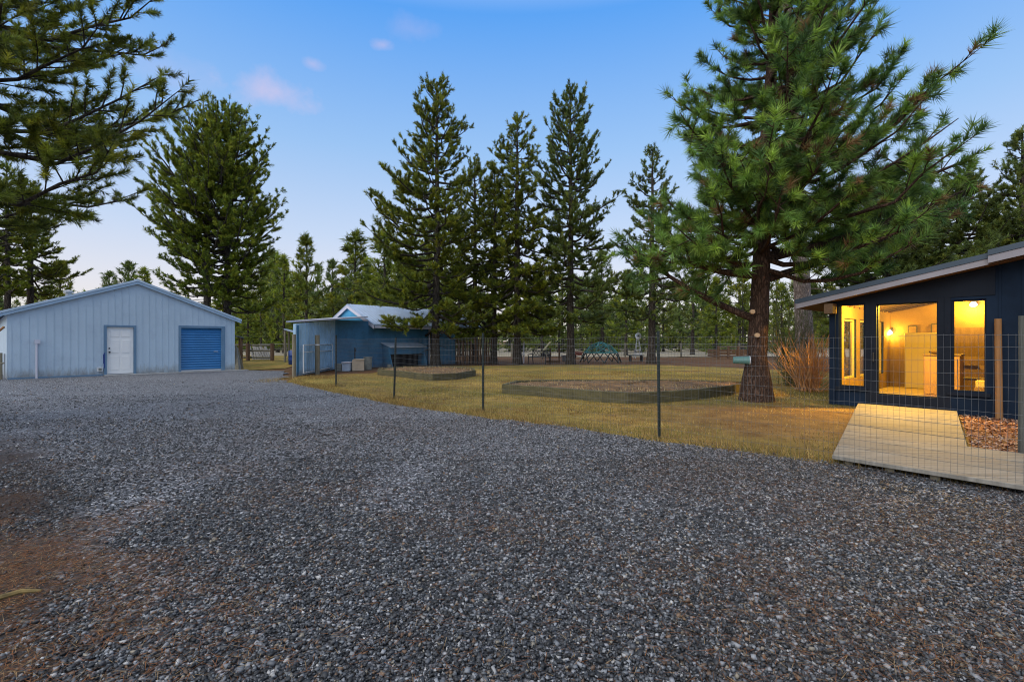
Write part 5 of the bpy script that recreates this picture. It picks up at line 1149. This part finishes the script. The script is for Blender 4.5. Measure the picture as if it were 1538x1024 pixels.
# teal climbing dome
Yd = 33.0; cxp = 902; Rr = 31 / F * Yd; ctr = np.array([(cxp - CX) / F * Yd, Yd, 0]); t = thing('climbing_dome', ctr, 'teal tubular climbing dome standing on the far lawn edge', 'climber')
rings = [(1.0, 0.0, 8), (0.82, 0.66, 8), (0.5, 1.12, 6), (0.12, 1.36, 4)]
nodes = [[ctr + np.array([Rr * f_ * math.cos(2 * math.pi * (k + 0.5 * (ri % 2)) / n), Rr * f_ * math.sin(2 * math.pi * (k + .5 * (ri % 2)) / n), z]) for k in range(n)] for ri, (f_, z, n) in enumerate(rings)]
for ri, ring in enumerate(nodes):
    if ri == 0: continue
    mb = MB(); mb.tube(ring + ring[:1], 0.028, 6, False); mb.build('ring', 'teal', t)
for ri in range(3):
    lo_, hi_ = nodes[ri], nodes[ri + 1]
    mb = MB()
    for p in lo_:
        ds = sorted(hi_, key=lambda q: np.linalg.norm(q - p))[:2]
        for q in ds: mb.tube([p, q], 0.026 if ri else 0.035, 6)
    mb.build('struts', 'teal' if ri else 'postgreen', t)
# toy windmill
q = G(958, 538); t = thing('toy_windmill', q, 'small ornamental metal windmill with round fan at the yard edge', 'windmill'); zc = ZAT(504.6, q[1]); 
mb = MB()
for sx, sy in ((-1, -1), (1, -1), (1, 1), (-1, 1)): mb.tube([q + (sx * 0.28, sy * 0.28, 0), q + (sx * 0.05, sy * 0.05, zc - 0.08)], 0.022, 5)
for z in (0.35, 0.7, 1.0):
    k = 0.28 - 0.23 * z / zc; mb.tube([q + (sx * k, sy * k, z) for sx, sy in ((-1, -1), (1, -1), (1, 1), (-1, 1), (-1, -1))], 0.014, 4)
mb.build('tower', 'galvlight', t)
mb = MB(); c = q + (0, -0.1, zc)
for k in range(14):
    a = 2 * math.pi * k / 14; u = np.array([math.cos(a), 0, math.sin(a)]); v = np.array([-math.sin(a), 0, math.cos(a)]); mb.slab([c + u * 0.07, c + u * 0.25 - v * 0.04 + (0, .02, 0), c + u * 0.25 + v * 0.04 - (0, .02, 0)], (0, 0.008, 0))
mb.tube([c + np.array([0.25 * math.cos(x), 0.02, 0.25 * math.sin(x)]) for x in np.linspace(0, 6.283, 21)], 0.012, 4, False); mb.build('fan', 'galvlight', t)
mb = MB(); mb.lathe(c - (0, 0.01, 0), [(0.07, -0.01), (0.07, 0.02), (0.03, 0.12)], 12, (0, 1, 0)); mb.build('hub', 'dark', t)
mb = MB(); mb.slab([q + (0.02, 0.05, zc + .01), q + (0.02, 0.45, zc + .12), q + (0.02, 0.45, zc - .12)], (0.01, 0, 0)); mb.build('tail', 'galvlight', t)
q = G(955, 542.5); t = thing('picnic_table', q, 'low dark wooden table in front of the toy windmill', 'table'); mb = MB()
for k in range(4): mb.box(q + (0, -0.25 + k * 0.17, 0.42), (1.05, 0.15, 0.06))
mb.build('top', 'dark', t)
for sx in (-0.4, 0.4):
    mb = MB(); mb.box(q + (sx, 0, 0.19), (0.08, 0.5, 0.38)); mb.build('leg', 'dark', t)
# brown timber pen and far pasture fence
pA, pB = G(1079, 538.5), G(1124, 538.5); t = thing('timber_pen', pA, 'low red-brown timber pen far behind the big pine trunk', 'pen'); Wp = Wall(pA, pB, 1)
for s in np.linspace(0, Wp.L, 4):
    mb = MB(); Wp.box(mb, s - 0.07, s + 0.07, 0, 1.05, -0.07, 0.07); mb.build('post', 'brownwood', t)
for z in (0.1, 0.32, 0.54):
    mb = MB(); Wp.box(mb, 0, Wp.L, z, z + 0.19, 0.075, 0.11); mb.build('board', 'brownwood', t)
mb = MB(); mb.tube([Wp(0, 0.98, 0.1), Wp(Wp.L, 0.98, 0.1)], 0.05, 6); mb.build('rail', 'oldwood', t)
for s in (0, Wp.L):
    mb = MB(); 
    for z in (0.1, 0.32, 0.54): mb.slab([Wp(s, z, 0.11), Wp(s, z + .19, 0.11), Wp(s, z + .19, 2.2), Wp(s, z, 2.2)], (*(Wp.f * 0.03), 0))
    mb.build('side_boards', 'brownwood', t)
pf = thing('pasture_fence', (8, 44, 0), 'wooden post and wire fence across the far pale field', 'fence')
fx_ = [(-26 + 5.2 * k, 44.0 + 0.6 * math.sin(k), 0) for k in range(14)]
for p in fx_:
    mb = MB(); mb.tube([p, (p[0], p[1], 1.25)], 0.085, 8); mb.build('post', 'oldwood', pf)
mb = MB()
for z in (0.35, 0.75, 1.15): mb.tube([(p[0], p[1] - 0.09, z) for p in fx_], 0.012, 4)
mb.build('wire', 'galv', pf)
# stick fence beside the shed
sf = thing('stick_fence', G(703, 546), 'dark rustic stick fence running right from the blue shed', 'fence'); rr = random.Random(4)
a, b = G(685, 546.3), G(738, 545.5)
for k in range(26):
    p = a + (b - a) * (k + rr.uniform(-.2, .2)) / 25; h = rr.uniform(1.5, 2.15); mb = MB(); mb.tube([p, p + (rr.uniform(-.05, .05), 0, h * .5), p + (rr.uniform(-.08, .08), 0, h)], [0.045, 0.04, 0.03], 6); mb.build('stick', 'brownwood' if k % 3 else 'bark_l', sf)
for z in (0.5, 1.3):
    mb = MB(); mb.tube([a + (0, 0.08, z), b + (0, 0.08, z)], 0.04, 6); mb.build('rail', 'brownwood', sf)
